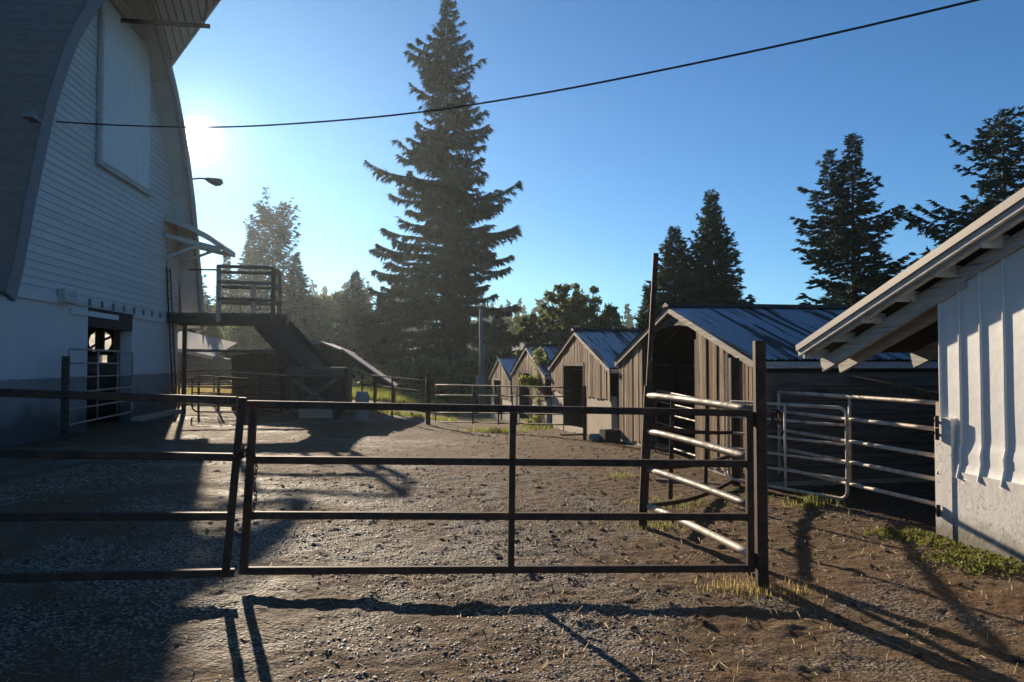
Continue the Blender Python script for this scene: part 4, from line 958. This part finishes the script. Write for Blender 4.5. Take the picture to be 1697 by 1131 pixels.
# cross fence by the spruce
k1 = PG(592, 690); k2 = PG(707, 703)
f3 = fence('pipe_fence', 'thin pipe fence between low shed and the middle yard post', (k1.x, k1.y+2.0), (k2.x, k2.y), (0.35, 0.95, 1.28), 3, M_STEEL, 0.045, 1.33, 0.06)
yp = thing('yard_post', 'dark steel post standing alone before the big spruce', 'post', (k2.x+0.05, k2.y-0.05, G(k2.x, k2.y))); MB().sweep([(0, 0, -0.3), (0, 0, 1.52)], rect(0.12, 0.12, 0.01), upv=(0, 1, 0)).build('post_tube', M_STEEL, yp)
k3 = PG(722, 699); k4 = PG(969, 726)
zz3 = G(k3.x, k3.y); 
f4 = Gate('swing_gate', 'long thin pipe gate before the farther calf sheds', 'gate', (k3.x, k3.y), (P(969, 700, d=16.2).x, P(969, 700, d=16.2).y))
e3 = (f4.B.x, f4.B.y); dB = Vector((*e3, 0)).dot(f0)
dA = Vector((k3.x, k3.y, 0)).dot(f0)
for a, b in ((638, 643), (655, 658), (684, 687), (699, 705)): f4.rail(P(722, a, d=dA).z, P(969, b, d=dB).z, 0.036, M_STEEL)
for t in (0.0, 0.33, 0.52, 0.64, 1.0): f4.stile(t, lin(P(722, 638, d=dA).z, P(969, 643, d=dB).z, t), t, lin(P(722, 702, d=dA).z, P(969, 707, d=dB).z, t), 0.036, M_STEEL)
f4.stile(1.0, P(969, 640, d=dB).z, 1.0, G(*e3)-0.1, 0.06, M_STEEL, True, nm='end_post')

# overhead cable
cp = [(62, 200, 16.5), (200, 208, 16.2), (360, 211, 15.6), (520, 203, 14.8), (690, 187, 14), (850, 163, 13.2), (1000, 136, 12.4), (1300, 74, 11.0), (1620, 0, 9.6), (1800, -46, 8.9), (2500, -240, 7.6), (5200, -1000, 5.2)]
pts = [P(a, b, d=c) for a, b, c in cp]
def smoothpts(p, n=8):
    out = []
    for i in range(len(p)-1):
        p0, p1, p2, p3 = p[max(i-1, 0)], p[i], p[i+1], p[min(i+2, len(p)-1)]
        for k in range(n):
            t = k/n; out.append(0.5*((2*p1)+(p2-p0)*t+(2*p0-5*p1+4*p2-p3)*t*t+(3*p1-p0-3*p2+p3)*t**3))
    return out+[p[-1]]
cab = MB().tube(smoothpts(pts), 0.017, 6).build('power_cable', M_CABLE, None, True); tag(cab, 'black overhead cable sagging from the barn across the sky', 'cable')
ins = thing('insulator', 'small bracket holding the cable on the barn roof edge', 'insulator', P(55, 197, x=XO+0.05)); MB().box(-0.1, 0.1, -0.25, 0.12, -0.04, 0.03).build('bracket', M_LAMP, ins); MB().tube([(0.05, -0.05, 0), (0.05, -0.05, 0.16)], 0.05, 8).build('knob', M_LAMP, ins)
# feed box, clay pipe and fallen planks at the sheds
fbp = PG(1011, 733); fb = thing('feed_box', 'small dark wooden box against the chipboard infill', 'box', fbp, 0.2)
for nm, a in (('side_panel', (-0.18, 0.18, -0.14, -0.115, 0, 0.26)), ('side_panel', (-0.18, 0.18, 0.115, 0.14, 0, 0.26)), ('end_panel', (-0.18, -0.155, -0.113, 0.113, 0, 0.26)), ('end_panel', (0.155, 0.18, -0.113, 0.113, 0, 0.26)), ('bottom', (-0.153, 0.153, -0.113, 0.113, 0.01, 0.03))): MB().box(*a).build(nm, M_DARKWOOD, fb)
cpp = PG(993, 732); cpo = thing('drain_pipe', 'short pale pipe end lying by the second shed corner', 'pipe', cpp)
m = MB(); n_ = 14; o_ = circ(0.09, n_); i_ = circ(0.07, n_)
for k in range(n_):
    j = (k+1) % n_; m.hexa([(-0.2, *i_[k]), (-0.2, *o_[k]), (-0.2, *o_[j]), (-0.2, *i_[j])], [(0.25, *i_[k]), (0.25, *o_[k]), (0.25, *o_[j]), (0.25, *i_[j])])
o = m.build('pipe_wall', M_PALEROOF, cpo); o.location = (0, 0, 0.08)
for px, py, rz_, l_, lb_txt in ((960, 722, 0.5, 1.1, 'broken plank lying on the sill before the second shed door'), (1142, 800, -0.4, 0.9, 'grey plank lying in the dirt before the open shed')):
    q_ = PG(px, py); o = MB().box(-l_/2, l_/2, -0.07, 0.07, 0.0, 0.03).build('plank', M_WOODX); o.location = (q_.x, q_.y, GZ(q_.x, q_.y)+0.01); o.rotation_euler = (0.04, 0.03, rz_); tag(o, lb_txt, 'plank')

# gutter wire at the nearest shed
wire = [P(1250, 600, d=9.6), P(1290, 607, d=9.5), P(1330, 610, d=9.3), P(1365, 604, d=9.1), P(1378, 600, d=9.0)]
tag(MB().tube(smoothpts(wire, 5), 0.006, 5).build('wire', M_GALV, None, True), 'loose pale wire hanging from the shed eave to the rafter end', 'wire')

# ------------------------------------------------------------------ trees
def tri_cloud(c, dirs, ln, wd, rng, droop=0.0):
    """one thin triangle per point: c (n,3) base points, dirs (n,3)"""
    n = len(c); d = dirs/np.maximum(np.linalg.norm(dirs, axis=1, keepdims=True), 1e-6)
    r = rng.normal(size=(n, 3)); s = np.cross(d, r); s /= np.maximum(np.linalg.norm(s, axis=1, keepdims=True), 1e-6)
    ln = ln[:, None]; wd = wd[:, None]
    tip = c+d*ln; tip[:, 2] -= droop*ln[:, 0]
    V = np.stack([c-s*wd*0.5-d*ln*0.15, c+s*wd*0.5+d*ln*0.1, tip], 1)
    return V
def conifer_mesh(h, R, nb, seed, prof=None, rise=0.15, sag=0.45, tip=0.22, dens=26, leaf=(0.22, 0.5), wid=0.10, hang=0.5, base=0.04, stray=0.12, side=0.42, lim=None):
    rng = np.random.default_rng(seed); prof = prof or (lambda t: (1-t)**0.85)
    vs = []; limbs = MB()
    for i in range(nb):
        t = ((i+rng.random())/nb)**0.85; t = min(t, 0.995)
        zb = h*(base+(1-base)*t); L = R*prof(t)*rng.uniform(0.62, 1.05)
        if rng.random() < stray: L *= rng.uniform(1.1, 1.32)
        L = max(L, 0.035*h*0.4+0.15)
        az = i*2.399+rng.normal(0, 0.35)
        if lim is not None: L *= lim(t, az, rng)
        rs = rise*(1.0+1.6*t)+rng.normal(0, 0.06); sg = sag*(1-0.5*t)
        n = int(dens*L*(0.55+0.5*L/R)+14)
        K = max(4, int(L*4)); uk = rng.uniform(0.12, 1.0, K); vk = rng.choice([-1, 1], K); lk = side*L*np.clip(1-uk, 0.05, 1)**0.65*rng.uniform(0.6, 1.15, K)+0.12
        pick = rng.integers(0, K, n); ss = rng.random(n)**0.8
        onmain = rng.random(n) < 0.35
        u = np.where(onmain, rng.uniform(0.1, 1.0, n), uk[pick]); off = np.where(onmain, 0, vk[pick]*lk[pick]*ss)
        xx = L*u+np.abs(off)*0.55; zz = L*(rs*u-sg*u*u+tip*u**4)-np.abs(off)*0.22*(1-0.5*t)+rng.normal(0, 0.03, n)
        ca, sa = math.cos(az), math.sin(az)
        c = np.stack([xx*ca-off*sa, xx*sa+off*ca, zb+zz], -1)
        dx = np.where(onmain, 1.0, 0.65); dyv = np.where(onmain, rng.normal(0, 0.4, n), np.sign(off)*0.75)
        dz = -hang*rng.uniform(0.1, 1.6, n)+0.25*u+0.25*t
        d = np.stack([dx*ca-dyv*sa, dx*sa+dyv*ca, dz], -1)+rng.normal(0, 0.22, (n, 3))
        sc = 0.55+0.45*min(1, L/(0.5*R))
        vs.append(tri_cloud(c, d, rng.uniform(*leaf, n)*sc, wid*rng.uniform(0.7, 1.4, n)*sc, rng, 0.12*hang))
        if L > 0.5 and i % 2 == 0:
            pts = [(L*u_*ca, L*u_*sa, zb+L*(rs*u_-sg*u_*u_+tip*u_**4)) for u_ in (0, 0.35, 0.7, 0.95)]
            limbs.sweep(pts, lambda q, L=L: circ(max(0.012, 0.014*L*(1-0.8*q)), 3), caps=False)
    # leader
    m = 30; zz = h*(0.955+0.05*rng.random(m)); c = np.stack([rng.normal(0, 0.03, m), rng.normal(0, 0.03, m), zz], -1)
    vs.append(tri_cloud(c, rng.normal(size=(m, 3))*0.6+np.array([0, 0, 0.9]), rng.uniform(*leaf, m)*0.7, np.full(m, wid), rng))
    V = np.concatenate(vs); return V, limbs
def make_tree_obj(name, label, loc, V, limbs, h, mat, trunk_r, group=None, cat='tree', rz=0.0):
    r = thing(name, label, cat, loc, rz, group)
    np_mesh('crown', V.reshape(-1, 3), np.arange(len(V)*3).reshape(-1, 3), mat, r)
    MB().sweep([(0, 0, -0.5), (0.03, 0, h*0.3), (0, 0.03, h*0.65), (0, 0, h*0.97)], lambda t: circ(max(trunk_r*(1-t)**0.9, 0.02), 9)).build('trunk', M_BARK, r, True)
    if limbs is not None and limbs.v: o = limbs.build('limbs', M_BARK, r); o['kind'] = 'stuff'
    return r
def conifer(name, label, px, py_top, d, R_px, seed, nb=150, group=None, base_z=None, mat=None, **kw):
    t = P(px, py_top, d=d); zb = G(t.x, t.y)-0.2 if base_z is None else base_z; h = t.z-zb; R = R_px*d/F
    V, lb = conifer_mesh(h, R, nb, seed, **kw)
    return make_tree_obj(name, label, (t.x, t.y, zb), V, lb, h, mat or M_CONIF, 0.014*h+0.06, group)
# the big spruce: ragged outline with long lower boughs
def big_prof(t):
    pts = [(0, 0.85), (0.12, 0.95), (0.25, 0.98), (0.33, 0.9), (0.44, 0.80), (0.52, 0.62), (0.61, 0.66), (0.68, 0.40), (0.80, 0.44), (0.86, 0.30), (0.93, 0.17), (1, 0.04)]
    for (a, b), (c, d) in zip(pts, pts[1:]):
        if t <= c: return b+(d-b)*(t-a)/(c-a)
    return 0.05
def ragged(t, az, rng):
    q = math.sin(az*1.0+t*21.0)*0.5+math.sin(az*2.0-t*37.0+1.3)*0.5
    return float(np.clip(0.82+0.42*q, 0.35, 1.2))
conifer('spruce_tree', 'huge ragged spruce towering over the middle of the yard', 741, -4, 62, 150, 3, nb=350, prof=big_prof, dens=150, lim=ragged, leaf=(0.22, 0.60), wid=0.12, hang=1.15, rise=0.22, sag=0.62, tip=0.34, stray=0.16, side=0.34, base=0.02)
# twin-topped spruce right
t1 = P(1424, 226, d=40); t2 = P(1374, 252, d=40.6)
def mid_prof(t): return (1-t)**0.85*(0.9+0.1*math.sin(t*23))
r_ = conifer('spruce_tree', 'dark twin-topped spruce behind the nearest shed roof', 1412, 226, 40, 190, 8, nb=270, prof=mid_prof, dens=120, lim=ragged, leaf=(0.16, 0.38), wid=0.12, hang=0.35, rise=0.16, sag=0.34, tip=0.26, stray=0.12, side=0.42)
V, lb = conifer_mesh(t2.z-7.0, 2.6, 90, 19, prof=mid_prof, dens=110, lim=ragged, leaf=(0.16, 0.36), wid=0.10, hang=0.35, rise=0.2, sag=0.3, base=0.1)
dx_ = t2.x-r_.location.x; dy__ = t2.y-r_.location.y
V = V+np.array([dx_, dy__, 7.0-r_.location.z]); np_mesh('second_crown', V.reshape(-1, 3), np.arange(len(V)*3).reshape(-1, 3), M_CONIF, r_)
conifer('spruce_tree', 'rough dark spruce rising behind the white building roof', 1662, 186, 34, 205, 12, nb=200, lim=ragged, prof=lambda t: (1-t)**0.6*(0.85+0.35*math.sin(t*31)**2), dens=95, leaf=(0.16, 0.38), wid=0.12, hang=0.4, rise=0.16, sag=0.4, tip=0.34, stray=0.3, side=0.34)
conifer('cedar_tree', 'narrower cedar left of its taller twin behind the open shed', 1118, 382, 46, 86, 21, nb=330, mat=M_CONIF2, prof=lambda t: (1-t)**0.75, dens=85, leaf=(0.16, 0.40), wid=0.11, hang=0.4, rise=0.35, sag=0.3, tip=0.2, stray=0.1, side=0.4, group='cedars behind the sheds')
conifer('cedar_tree', 'taller pointed cedar behind the ridge of the nearest shed', 1179, 326, 45, 92, 22, nb=380, mat=M_CONIF2, prof=lambda t: (1-t)**0.8, dens=85, leaf=(0.16, 0.40), wid=0.11, hang=0.4, rise=0.4, sag=0.3, tip=0.2, stray=0.1, side=0.4, group='cedars behind the sheds')
conifer('cedar_tree', 'short round cedar tucked behind the tall leaning post', 1076, 478, 44, 48, 23, nb=150, mat=M_CONIF2, dens=85, leaf=(0.16, 0.38), wid=0.11, hang=0.4, rise=0.4, sag=0.3, group='cedars behind the sheds')
# left background conifers
GRPF = 'firs beyond the barn and landing'
conifer('fir_tree', 'fir half hidden behind the barn edge above the landing', 318, 418, 85, 60, 31, nb=170, group=GRPF, dens=22, leaf=(0.35, 0.8), wid=0.18, hang=0.6)
conifer('fir_tree', 'small fir between barn edge and landing post', 376, 424, 120, 34, 32, nb=130, group=GRPF, dens=18, leaf=(0.4, 0.9), wid=0.22)
conifer('fir_tree', 'dense pointed fir just left of the wispy tall one', 416, 386, 125, 48, 33, nb=200, group=GRPF, dens=18, leaf=(0.5, 1.0), wid=0.26)
conifer('fir_tree', 'tall thin open crowned fir above the landing railing', 452, 359, 128, 46, 34, nb=130, group=GRPF, dens=13, leaf=(0.5, 1.0), wid=0.24, base=0.3, rise=0.45, sag=0.2, prof=lambda t: 0.55+0.4*math.sin(t*3.0), stray=0.2)
conifer('fir_tree', 'narrow fir right of the landing railing', 491, 423, 118, 46, 35, nb=190, group=GRPF, dens=18, leaf=(0.45, 0.95), wid=0.24)
conifer('fir_tree', 'fir with tiered boughs left of the huge spruce', 590, 452, 105, 56, 36, nb=200, group=GRPF, dens=20, leaf=(0.45, 0.95), wid=0.22)
conifer('fir_tree', 'low dark fir at the left foot of the huge spruce', 634, 490, 70, 66, 37, nb=200, group=GRPF, dens=30, leaf=(0.3, 0.7), wid=0.16)
conifer('fir_tree', 'squat fir at the right foot of the huge spruce', 826, 520, 74, 52, 38, nb=150, group=GRPF, dens=26, leaf=(0.3, 0.7), wid=0.16)

def broad_mesh(h, R, seed, nc=60, per=220, leaf=0.28, zc=0.62, zr=0.40, cl=0.24, flat=0.75):
    rng = np.random.default_rng(seed); vs = []; limbs = MB()
    for i in range(nc):
        a = rng.uniform(0, 6.283); q = rng.random()**0.5; ph = math.acos(rng.uniform(-0.75, 1))
        c = np.array([R*q*math.sin(ph)*math.cos(a), R*q*math.sin(ph)*math.sin(a), h*(zc+zr*q*math.cos(ph))])
        cr = cl*R*rng.uniform(0.6, 1.25); n = int(per*rng.uniform(0.6, 1.2))
        p = rng.normal(size=(n, 3)); p /= np.linalg.norm(p, axis=1, keepdims=True); p *= (rng.random(n)**0.45)[:, None]*cr; p[:, 2] *= flat
        d = rng.normal(size=(n, 3))+np.array([0, 0, -0.2]); vs.append(tri_cloud(p+c, d, leaf*rng.uniform(0.6, 1.4, n), leaf*0.75*rng.uniform(0.6, 1.3, n), rng))
        s = Vector((0, 0, h*rng.uniform(0.2, 0.5))); e = Vector(c); mdl = s.lerp(e, 0.5)+Vector((0, 0, -0.05*h))
        if i % 2 == 0: limbs.sweep([s, mdl, e], lambda q: circ(max(0.015, 0.012*h*(1-0.85*q)), 4), caps=False)
    return np.concatenate(vs), limbs
def broad(name, label, px, py_top, d, R_px, seed, mat=None, group=None, **kw):
    t = P(px, py_top, d=d); zb = G(t.x, t.y)-0.2; h = (t.z-zb)/1.02; V, lb = broad_mesh(h, R_px*d/F, seed, **kw)
    return make_tree_obj(name, label, (t.x, t.y, zb), V, lb, h*0.85, mat or M_LEAF, 0.016*h+0.05, group)
GB = 'leafy trees beyond the sheds'
broad('leafy_tree', 'airy round leafy tree rising behind the calf shed roofs', 948, 458, 62, 56, 41, group=GB, nc=130, per=95, leaf=0.30, cl=0.15, zc=0.60, zr=0.40)
broad('leafy_tree', 'lower leafy tree between airy tree and the open shed ridge', 1008, 505, 60, 40, 42, group=GB, nc=90, per=100, leaf=0.30, cl=0.18)
broad('leafy_tree', 'dark rounded leafy tree left of the airy tree', 890, 510, 66, 34, 43, group=GB, nc=90, per=100, leaf=0.30, cl=0.18)
broad('leafy_tree', 'distant soft crowned tree above the house roofs', 852, 525, 130, 34, 44, M_LEAF2, GB, nc=36, per=150, leaf=0.7, cl=0.3)
broad('leafy_tree', 'pale rounded tree between narrow fir and tiered fir', 545, 488, 135, 40, 45, M_LEAF2, GB, nc=46, per=150, leaf=0.8, cl=0.28)
broad('leafy_tree', 'pale bushy tree below the landing beside the ladder', 348, 535, 52, 34, 46, M_LEAF2, GB, nc=40, per=170, leaf=0.34, cl=0.3, zc=0.5, zr=0.5)
broad('leafy_tree', 'dark thicket tree behind the chute and landing', 440, 520, 80, 60, 47, M_LEAF, GB, nc=60, per=150, leaf=0.5, cl=0.26, zc=0.5, zr=0.5)
broad('leafy_tree', 'bushy tree behind the sagging shed roof', 505, 530, 95, 46, 48, M_LEAF, GB, nc=46, per=150, leaf=0.55, cl=0.28, zc=0.5, zr=0.5)
broad('leafy_tree', 'bushy tree behind the barn corner', 375, 500, 100, 46, 49, M_LEAF, GB, nc=46, per=150, leaf=0.55, cl=0.28, zc=0.5, zr=0.5)
broad('leafy_tree', 'pale shrub mass before the far house', 905, 575, 70, 14, 50, M_LEAF2, GB, nc=20, per=120, leaf=0.3, cl=0.4, zc=0.5, zr=0.5)
# bush mass at the spruce foot
broad('bush', 'broad dark bush in the shade under the huge spruce', 700, 600, 46, 95, 51, M_LEAF, None, nc=70, per=190, leaf=0.24, cl=0.22, zc=0.45, zr=0.55)
broad('bush', 'dark bush left under the huge spruce near the sunlit grass', 640, 612, 52, 55, 52, M_LEAF, None, nc=50, per=190, leaf=0.24, cl=0.26, zc=0.45, zr=0.55)
broad('bush', 'dark bush behind the farthest calf shed', 790, 585, 44, 52, 53, M_LEAF, None, nc=50, per=190, leaf=0.22, cl=0.24, zc=0.45, zr=0.55)
# far woods as one mass behind everything
def woods():
    rng = np.random.default_rng(77); vs = []
    for i in range(260):
        az = rng.uniform(-0.62, 0.75); d = rng.uniform(230, 330); x = math.sin(az)*d; y = math.cos(az)*d; zb = G(x, y); hh = rng.uniform(9, 19)
        n = 110; f = rng.random(n); r = (1-f)**0.8*hh*0.26
        a = rng.uniform(0, 6.283, n); rr = r*np.sqrt(rng.random(n)); c = np.stack([x+rr*np.cos(a), y+rr*np.sin(a), zb+f*hh], -1)
        vs.append(tri_cloud(c, rng.normal(size=(n, 3)), rng.uniform(1.2, 2.6, n), rng.uniform(0.9, 1.8, n), rng))
    V = np.concatenate(vs); o = np_mesh('distant_woods', V.reshape(-1, 3), np.arange(len(V)*3).reshape(-1, 3), M_CONIF2); tag(o, 'far dark line of woods on the horizon behind the farm', None, None, 'stuff')
woods()

# sapling in front of the second shed
sb_ = PG(893, 708)
sap = thing('sapling', 'leafy sapling with yellow-green leaves growing before the second shed', 'sapling', sb_)
rng = np.random.default_rng(9); vs = []
MB().sweep([(0, 0, -0.1), (0.05, 0, 0.8), (0.0, 0.05, 1.5), (-0.05, 0, 2.2)], lambda t: circ(0.028*(1-0.75*t), 6)).build('trunk', M_BARK, sap, True)
dS = sb_.dot(f0)
for (px, py, rad, n) in ((893, 586, 0.16, 60), (897, 600, 0.2, 90), (903, 615, 0.2, 90), (893, 632, 0.2, 110), (880, 632, 0.16, 90), (868, 630, 0.10, 55), (905, 648, 0.2, 110), (898, 662, 0.16, 60), (892, 680, 0.2, 60), (898, 700, 0.34, 160), (884, 705, 0.3, 120)):
    n = int(n*1.5); c = np.array(P(px, py, d=dS)-sb_); p = rng.normal(0, rad*0.55, (n, 3))+c
    p[:, 2] = np.maximum(p[:, 2], 0.02); vs.append(tri_cloud(p, rng.normal(size=(n, 3))+np.array([0, 0, -0.6]), rng.uniform(0.08, 0.17, n), rng.uniform(0.05, 0.09, n), rng))
V = np.concatenate(vs); np_mesh('foliage', V.reshape(-1, 3), np.arange(len(V)*3).reshape(-1, 3), m_leaf('sapling_leaves', (0.06,0.085,0.02), (0.16,0.17,0.05), 0.4), sap)
bl = MB()
for (px, py) in ((868, 630), (905, 615), (905, 648), (884, 640)): bl.sweep([(0, 0, P(893, py+16, d=dS).z-sb_.z), P(px, py, d=dS)-sb_], circ(0.010, 4))
bl.build('branch', M_BARK, sap)

# ------------------------------------------------------------------ far houses, service pole
def house(px, py, d, w, dep, wall_h, roof_h, rz, label):
    p = P(px, py, d=d); zb = G(p.x, p.y)-0.3; h = thing('house', label, 'house', (p.x, p.y, zb), rz, 'houses beyond the farm')
    base = max(p.z-zb-wall_h-roof_h, 0)
    MB().box(-w/2, w/2, 0, dep, 0, base+wall_h).build('wall', M_HOUSE, h)
    for s in (-1, 1):
        m = MB(); m.hexa([(0, -0.3, base+wall_h+roof_h-0.12), (s*(w/2+0.4), -0.3, base+wall_h-0.32), (s*(w/2+0.4), dep+0.3, base+wall_h-0.32), (0, dep+0.3, base+wall_h+roof_h-0.12)],
                         [(0, -0.3, base+wall_h+roof_h), (s*(w/2+0.4), -0.3, base+wall_h-0.2), (s*(w/2+0.4), dep+0.3, base+wall_h-0.2), (0, dep+0.3, base+wall_h+roof_h)]); m.build('roof', M_GREYROOF, h)
    MB().poly([(-w/2, 0.02, base+wall_h), (w/2, 0.02, base+wall_h), (0, 0.02, base+wall_h+roof_h-0.1), (-w/2, 0.12, base+wall_h), (w/2, 0.12, base+wall_h), (0, 0.12, base+wall_h+roof_h-0.1)], [(0,1,2),(3,5,4),(0,3,4,1),(1,4,5,2),(2,5,3,0)]).build('gable', M_HOUSE, h)
    for q in (-0.22, 0.22):
        wn_ = MB().box(q*w-0.5, q*w+0.5, -0.05, 0.0, base+wall_h-1.9, base+wall_h-0.6).build('window', M_WHITEWOOD, h); MB().box(q*w-0.42, q*w+0.42, -0.07, -0.052, base+wall_h-1.82, base+wall_h-0.68).build('pane', M_GLASS, wn_)
    return h
house(893, 557, 112, 5.5, 8, 2.6, 2.0, 0.35, 'white gabled house glimpsed above the third shed roof')
house(846, 566, 120, 6.5, 8, 2.4, 1.6, -0.3, 'pale house with grey roof right behind the service pole')
pp = P(797, 512, d=36); pz_ = G(pp.x, pp.y)
pole = thing('service_pole', 'short grey utility pole with meter box left of the farthest shed', 'pole', (pp.x, pp.y, pz_))
MB().sweep([(0, 0, -0.3), (0, 0, pp.z-pz_)], lambda t: circ(0.10-0.02*t, 10)).build('pole_shaft', m_simple('weathered_pole', (0.16,0.155,0.14), 0.8, var=0.3), pole, True)
bz = P(797, 632, d=36).z-pz_
MB().box(-0.2, 0.2, -0.26, -0.1, bz-0.28, bz+0.28).build('meter_box', M_PVC, pole)
MB().tube([(0.14, -0.14, 0.0), (0.14, -0.14, bz+1.8)], 0.025, 6).build('conduit', M_PVC, pole)
# pale drum beside the low shed
dr = PG(600, 699); drum = thing('drum', 'pale plastic drum standing at the right corner of the low shed', 'drum', dr)
MB().sweep([(0, 0, -0.02), (0, 0, 0.06), (0, 0, 0.3), (0, 0, 0.34), (0, 0, 0.75), (0, 0, 0.82)], lambda t: circ((0.18, 0.19, 0.19, 0.20, 0.19, 0.17)[round(t*5)], 16)).build('body', M_PVC, drum, True)
MB().tube([(0, 0, 0.82), (0, 0, 0.86)], 0.16, 16).build('lid', M_PVC, drum, True)

# ------------------------------------------------------------------ grass, weeds, straw
def tuft(px, py, n, sx, sy, h, label, mat=M_GRASS, w=0.007):
    p = PG(px, py); o = blades('grass_tuft', 0, 0, 3, 0.1, 0.1, 0.1, 0.01, mat) if False else blades('grass_tuft', p.x, p.y, n, sx, sy, h, w, mat)
    return tag(o, label, None, None, 'stuff')
tuft(822, 716, 520, 0.8, 0.45, 0.15, 'bright sunlit grass tuft in the yard before the farthest sheds', w=0.014)
tuft(1352, 838, 260, 0.30, 0.16, 0.14, 'bright grass tuft under the corner of the cream tube gate')
tuft(1098, 835, 160, 0.6, 0.4, 0.05, 'low grass patch behind the shiny pipe rails')
tuft(1150, 832, 180, 0.6, 0.35, 0.05, 'low grass patch in the middle of the bent gate')
tuft(1028, 792, 90, 0.25, 0.2, 0.10, 'small lone grass tuft left of the leaning post')
tuft(1092, 872, 160, 0.4, 0.25, 0.06, 'short grass around the foot of the leaning post')
tuft(1235, 975, 300, 0.42, 0.22, 0.06, 'dry straggly grass at the left foot of the thick gate post', M_DRYGRASS, 0.006)
tuft(1290, 985, 160, 0.3, 0.2, 0.06, 'dry thin grass at the right foot of the thick gate post', M_DRYGRASS, 0.006)
tuft(1245, 826, 120, 0.4, 0.25, 0.05, 'low grass patch behind the thick gate post')
tuft(902, 712, 200, 0.8, 0.3, 0.16, 'grass at the foot of the sapling', w=0.018)
fg = blades('field_grass', -10.5, 38, 14000, 6.2, 7.0, 0.62, 0.05, M_DRYGRASS, 0.4, False); tag(fg, 'sunlit dry field grass behind the corral fences', None, None, 'stuff')
p = PG(660, 663); fg2 = blades('meadow_grass', p.x-1.0, p.y+1.5, 9000, 4.2, 5.0, 0.36, 0.05, M_GRASS, 0.35, False); tag(fg2, 'bright green backlit grass right of the low shed', None, None, 'stuff')
p = PG(660, 690); fg3 = blades('yard_edge_grass', p.x, p.y+1, 900, 2.0, 0.9, 0.16, 0.03, M_GRASS, 0.4, False); tag(fg3, 'short grass strip along the fence before the spruce', None, None, 'stuff')
rngw = NR
def weeds(name, pts, n, h, mat, label):
    a = np.array([tuple(PG(*q))[:2] for q in pts]); k = rngw.integers(0, len(a)-1, n); t = rngw.random(n)
    c = a[k]*(1-t[:, None])+a[k+1]*t[:, None]; x = c[:, 0]+rngw.normal(0, 0.13, n); y = c[:, 1]+rngw.normal(0, 0.13, n)*rngw.random(n)
    keep = x < WX-0.08; x, y = x[keep], y[keep]; n = len(x); z = GZn(x, y)
    p = np.stack([x, y, z+rngw.uniform(0, h, n)], -1); V = tri_cloud(p, rngw.normal(size=(n, 3))+np.array([0, 0, 0.4]), rngw.uniform(0.02, 0.045, n), rngw.uniform(0.015, 0.03, n), rngw)
    tag(np_mesh(name, V.reshape(-1, 3), np.arange(n*3).reshape(-1, 3), mat), label, None, None, 'stuff')
weeds('low_weeds', [(1470, 885), (1530, 893), (1580, 905), (1620, 925), (1675, 945)], 4000, 0.035, M_MOSS, 'low yellow-green weeds along the foot of the white wall')
weeds('low_weeds', [(1560, 925), (1600, 935), (1650, 950)], 900, 0.03, M_MOSS, 'second mat of weeds in front of the white wall')
def straw(n, xr, yr, name, label, l=(0.04, 0.16)):
    x = NR.uniform(*xr, n); y = NR.uniform(*yr, n); z = GZn(x, y)+0.008; a = NR.uniform(0, 3.14, n); L = NR.uniform(*l, n); w = NR.uniform(0.0025, 0.006, n); tl = NR.normal(0, 0.02, n)
    dx, dy = np.cos(a)*L/2, np.sin(a)*L/2; nx_, ny_ = -np.sin(a)*w/2, np.cos(a)*w/2
    top = np.stack([np.stack([x-dx-nx_, y-dy-ny_, z-tl], -1), np.stack([x-dx+nx_, y-dy+ny_, z-tl], -1), np.stack([x+dx+nx_, y+dy+ny_, z+tl], -1), np.stack([x+dx-nx_, y+dy-ny_, z+tl], -1)], 1)
    mid_ = top.mean(1, keepdims=True)+np.array([0, 0, -0.006]); V = np.concatenate([top, np.repeat(mid_, 1, 1)], 1)
    b = (np.arange(n)*5)[:, None]; T = np.concatenate([b+np.array([q]) for q in ((0,2,1),(0,3,2),(0,1,4),(1,2,4),(2,3,4),(3,0,4))], 0)
    tag(np_mesh(name, V.reshape(-1, 3), T, M_STRAW), label, None, None, 'stuff')
straw(1300, (0.6, 5.0), (3.5, 8.5), 'straw', 'bits of straw and dry stalks littering the right of the yard', (0.015, 0.10))
straw(700, (-4, 2), (3.5, 12), 'twigs', 'thin dry twigs scattered over the gravel', (0.03, 0.12))

# ------------------------------------------------------------------ thin haze volume, added to veil the left side toward the sun
hz = MB().box(-302, 322, -24, 402, -4.5, 46).build('haze', None); tag(hz, kind='stuff')
hm = bpy.data.materials.new('haze_veil'); hm.use_nodes = True; hm.node_tree.nodes.clear()
ho = hm.node_tree.nodes.new('ShaderNodeOutputMaterial'); hv = hm.node_tree.nodes.new('ShaderNodeVolumePrincipled')
hv.inputs['Color'].default_value = (0.80, 0.93, 1.0, 1); hv.inputs['Density'].default_value = 0.00026; hv.inputs['Anisotropy'].default_value = 0.6
hm.node_tree.links.new(hv.outputs[0], ho.inputs['Volume']); hz.data.materials.append(hm)
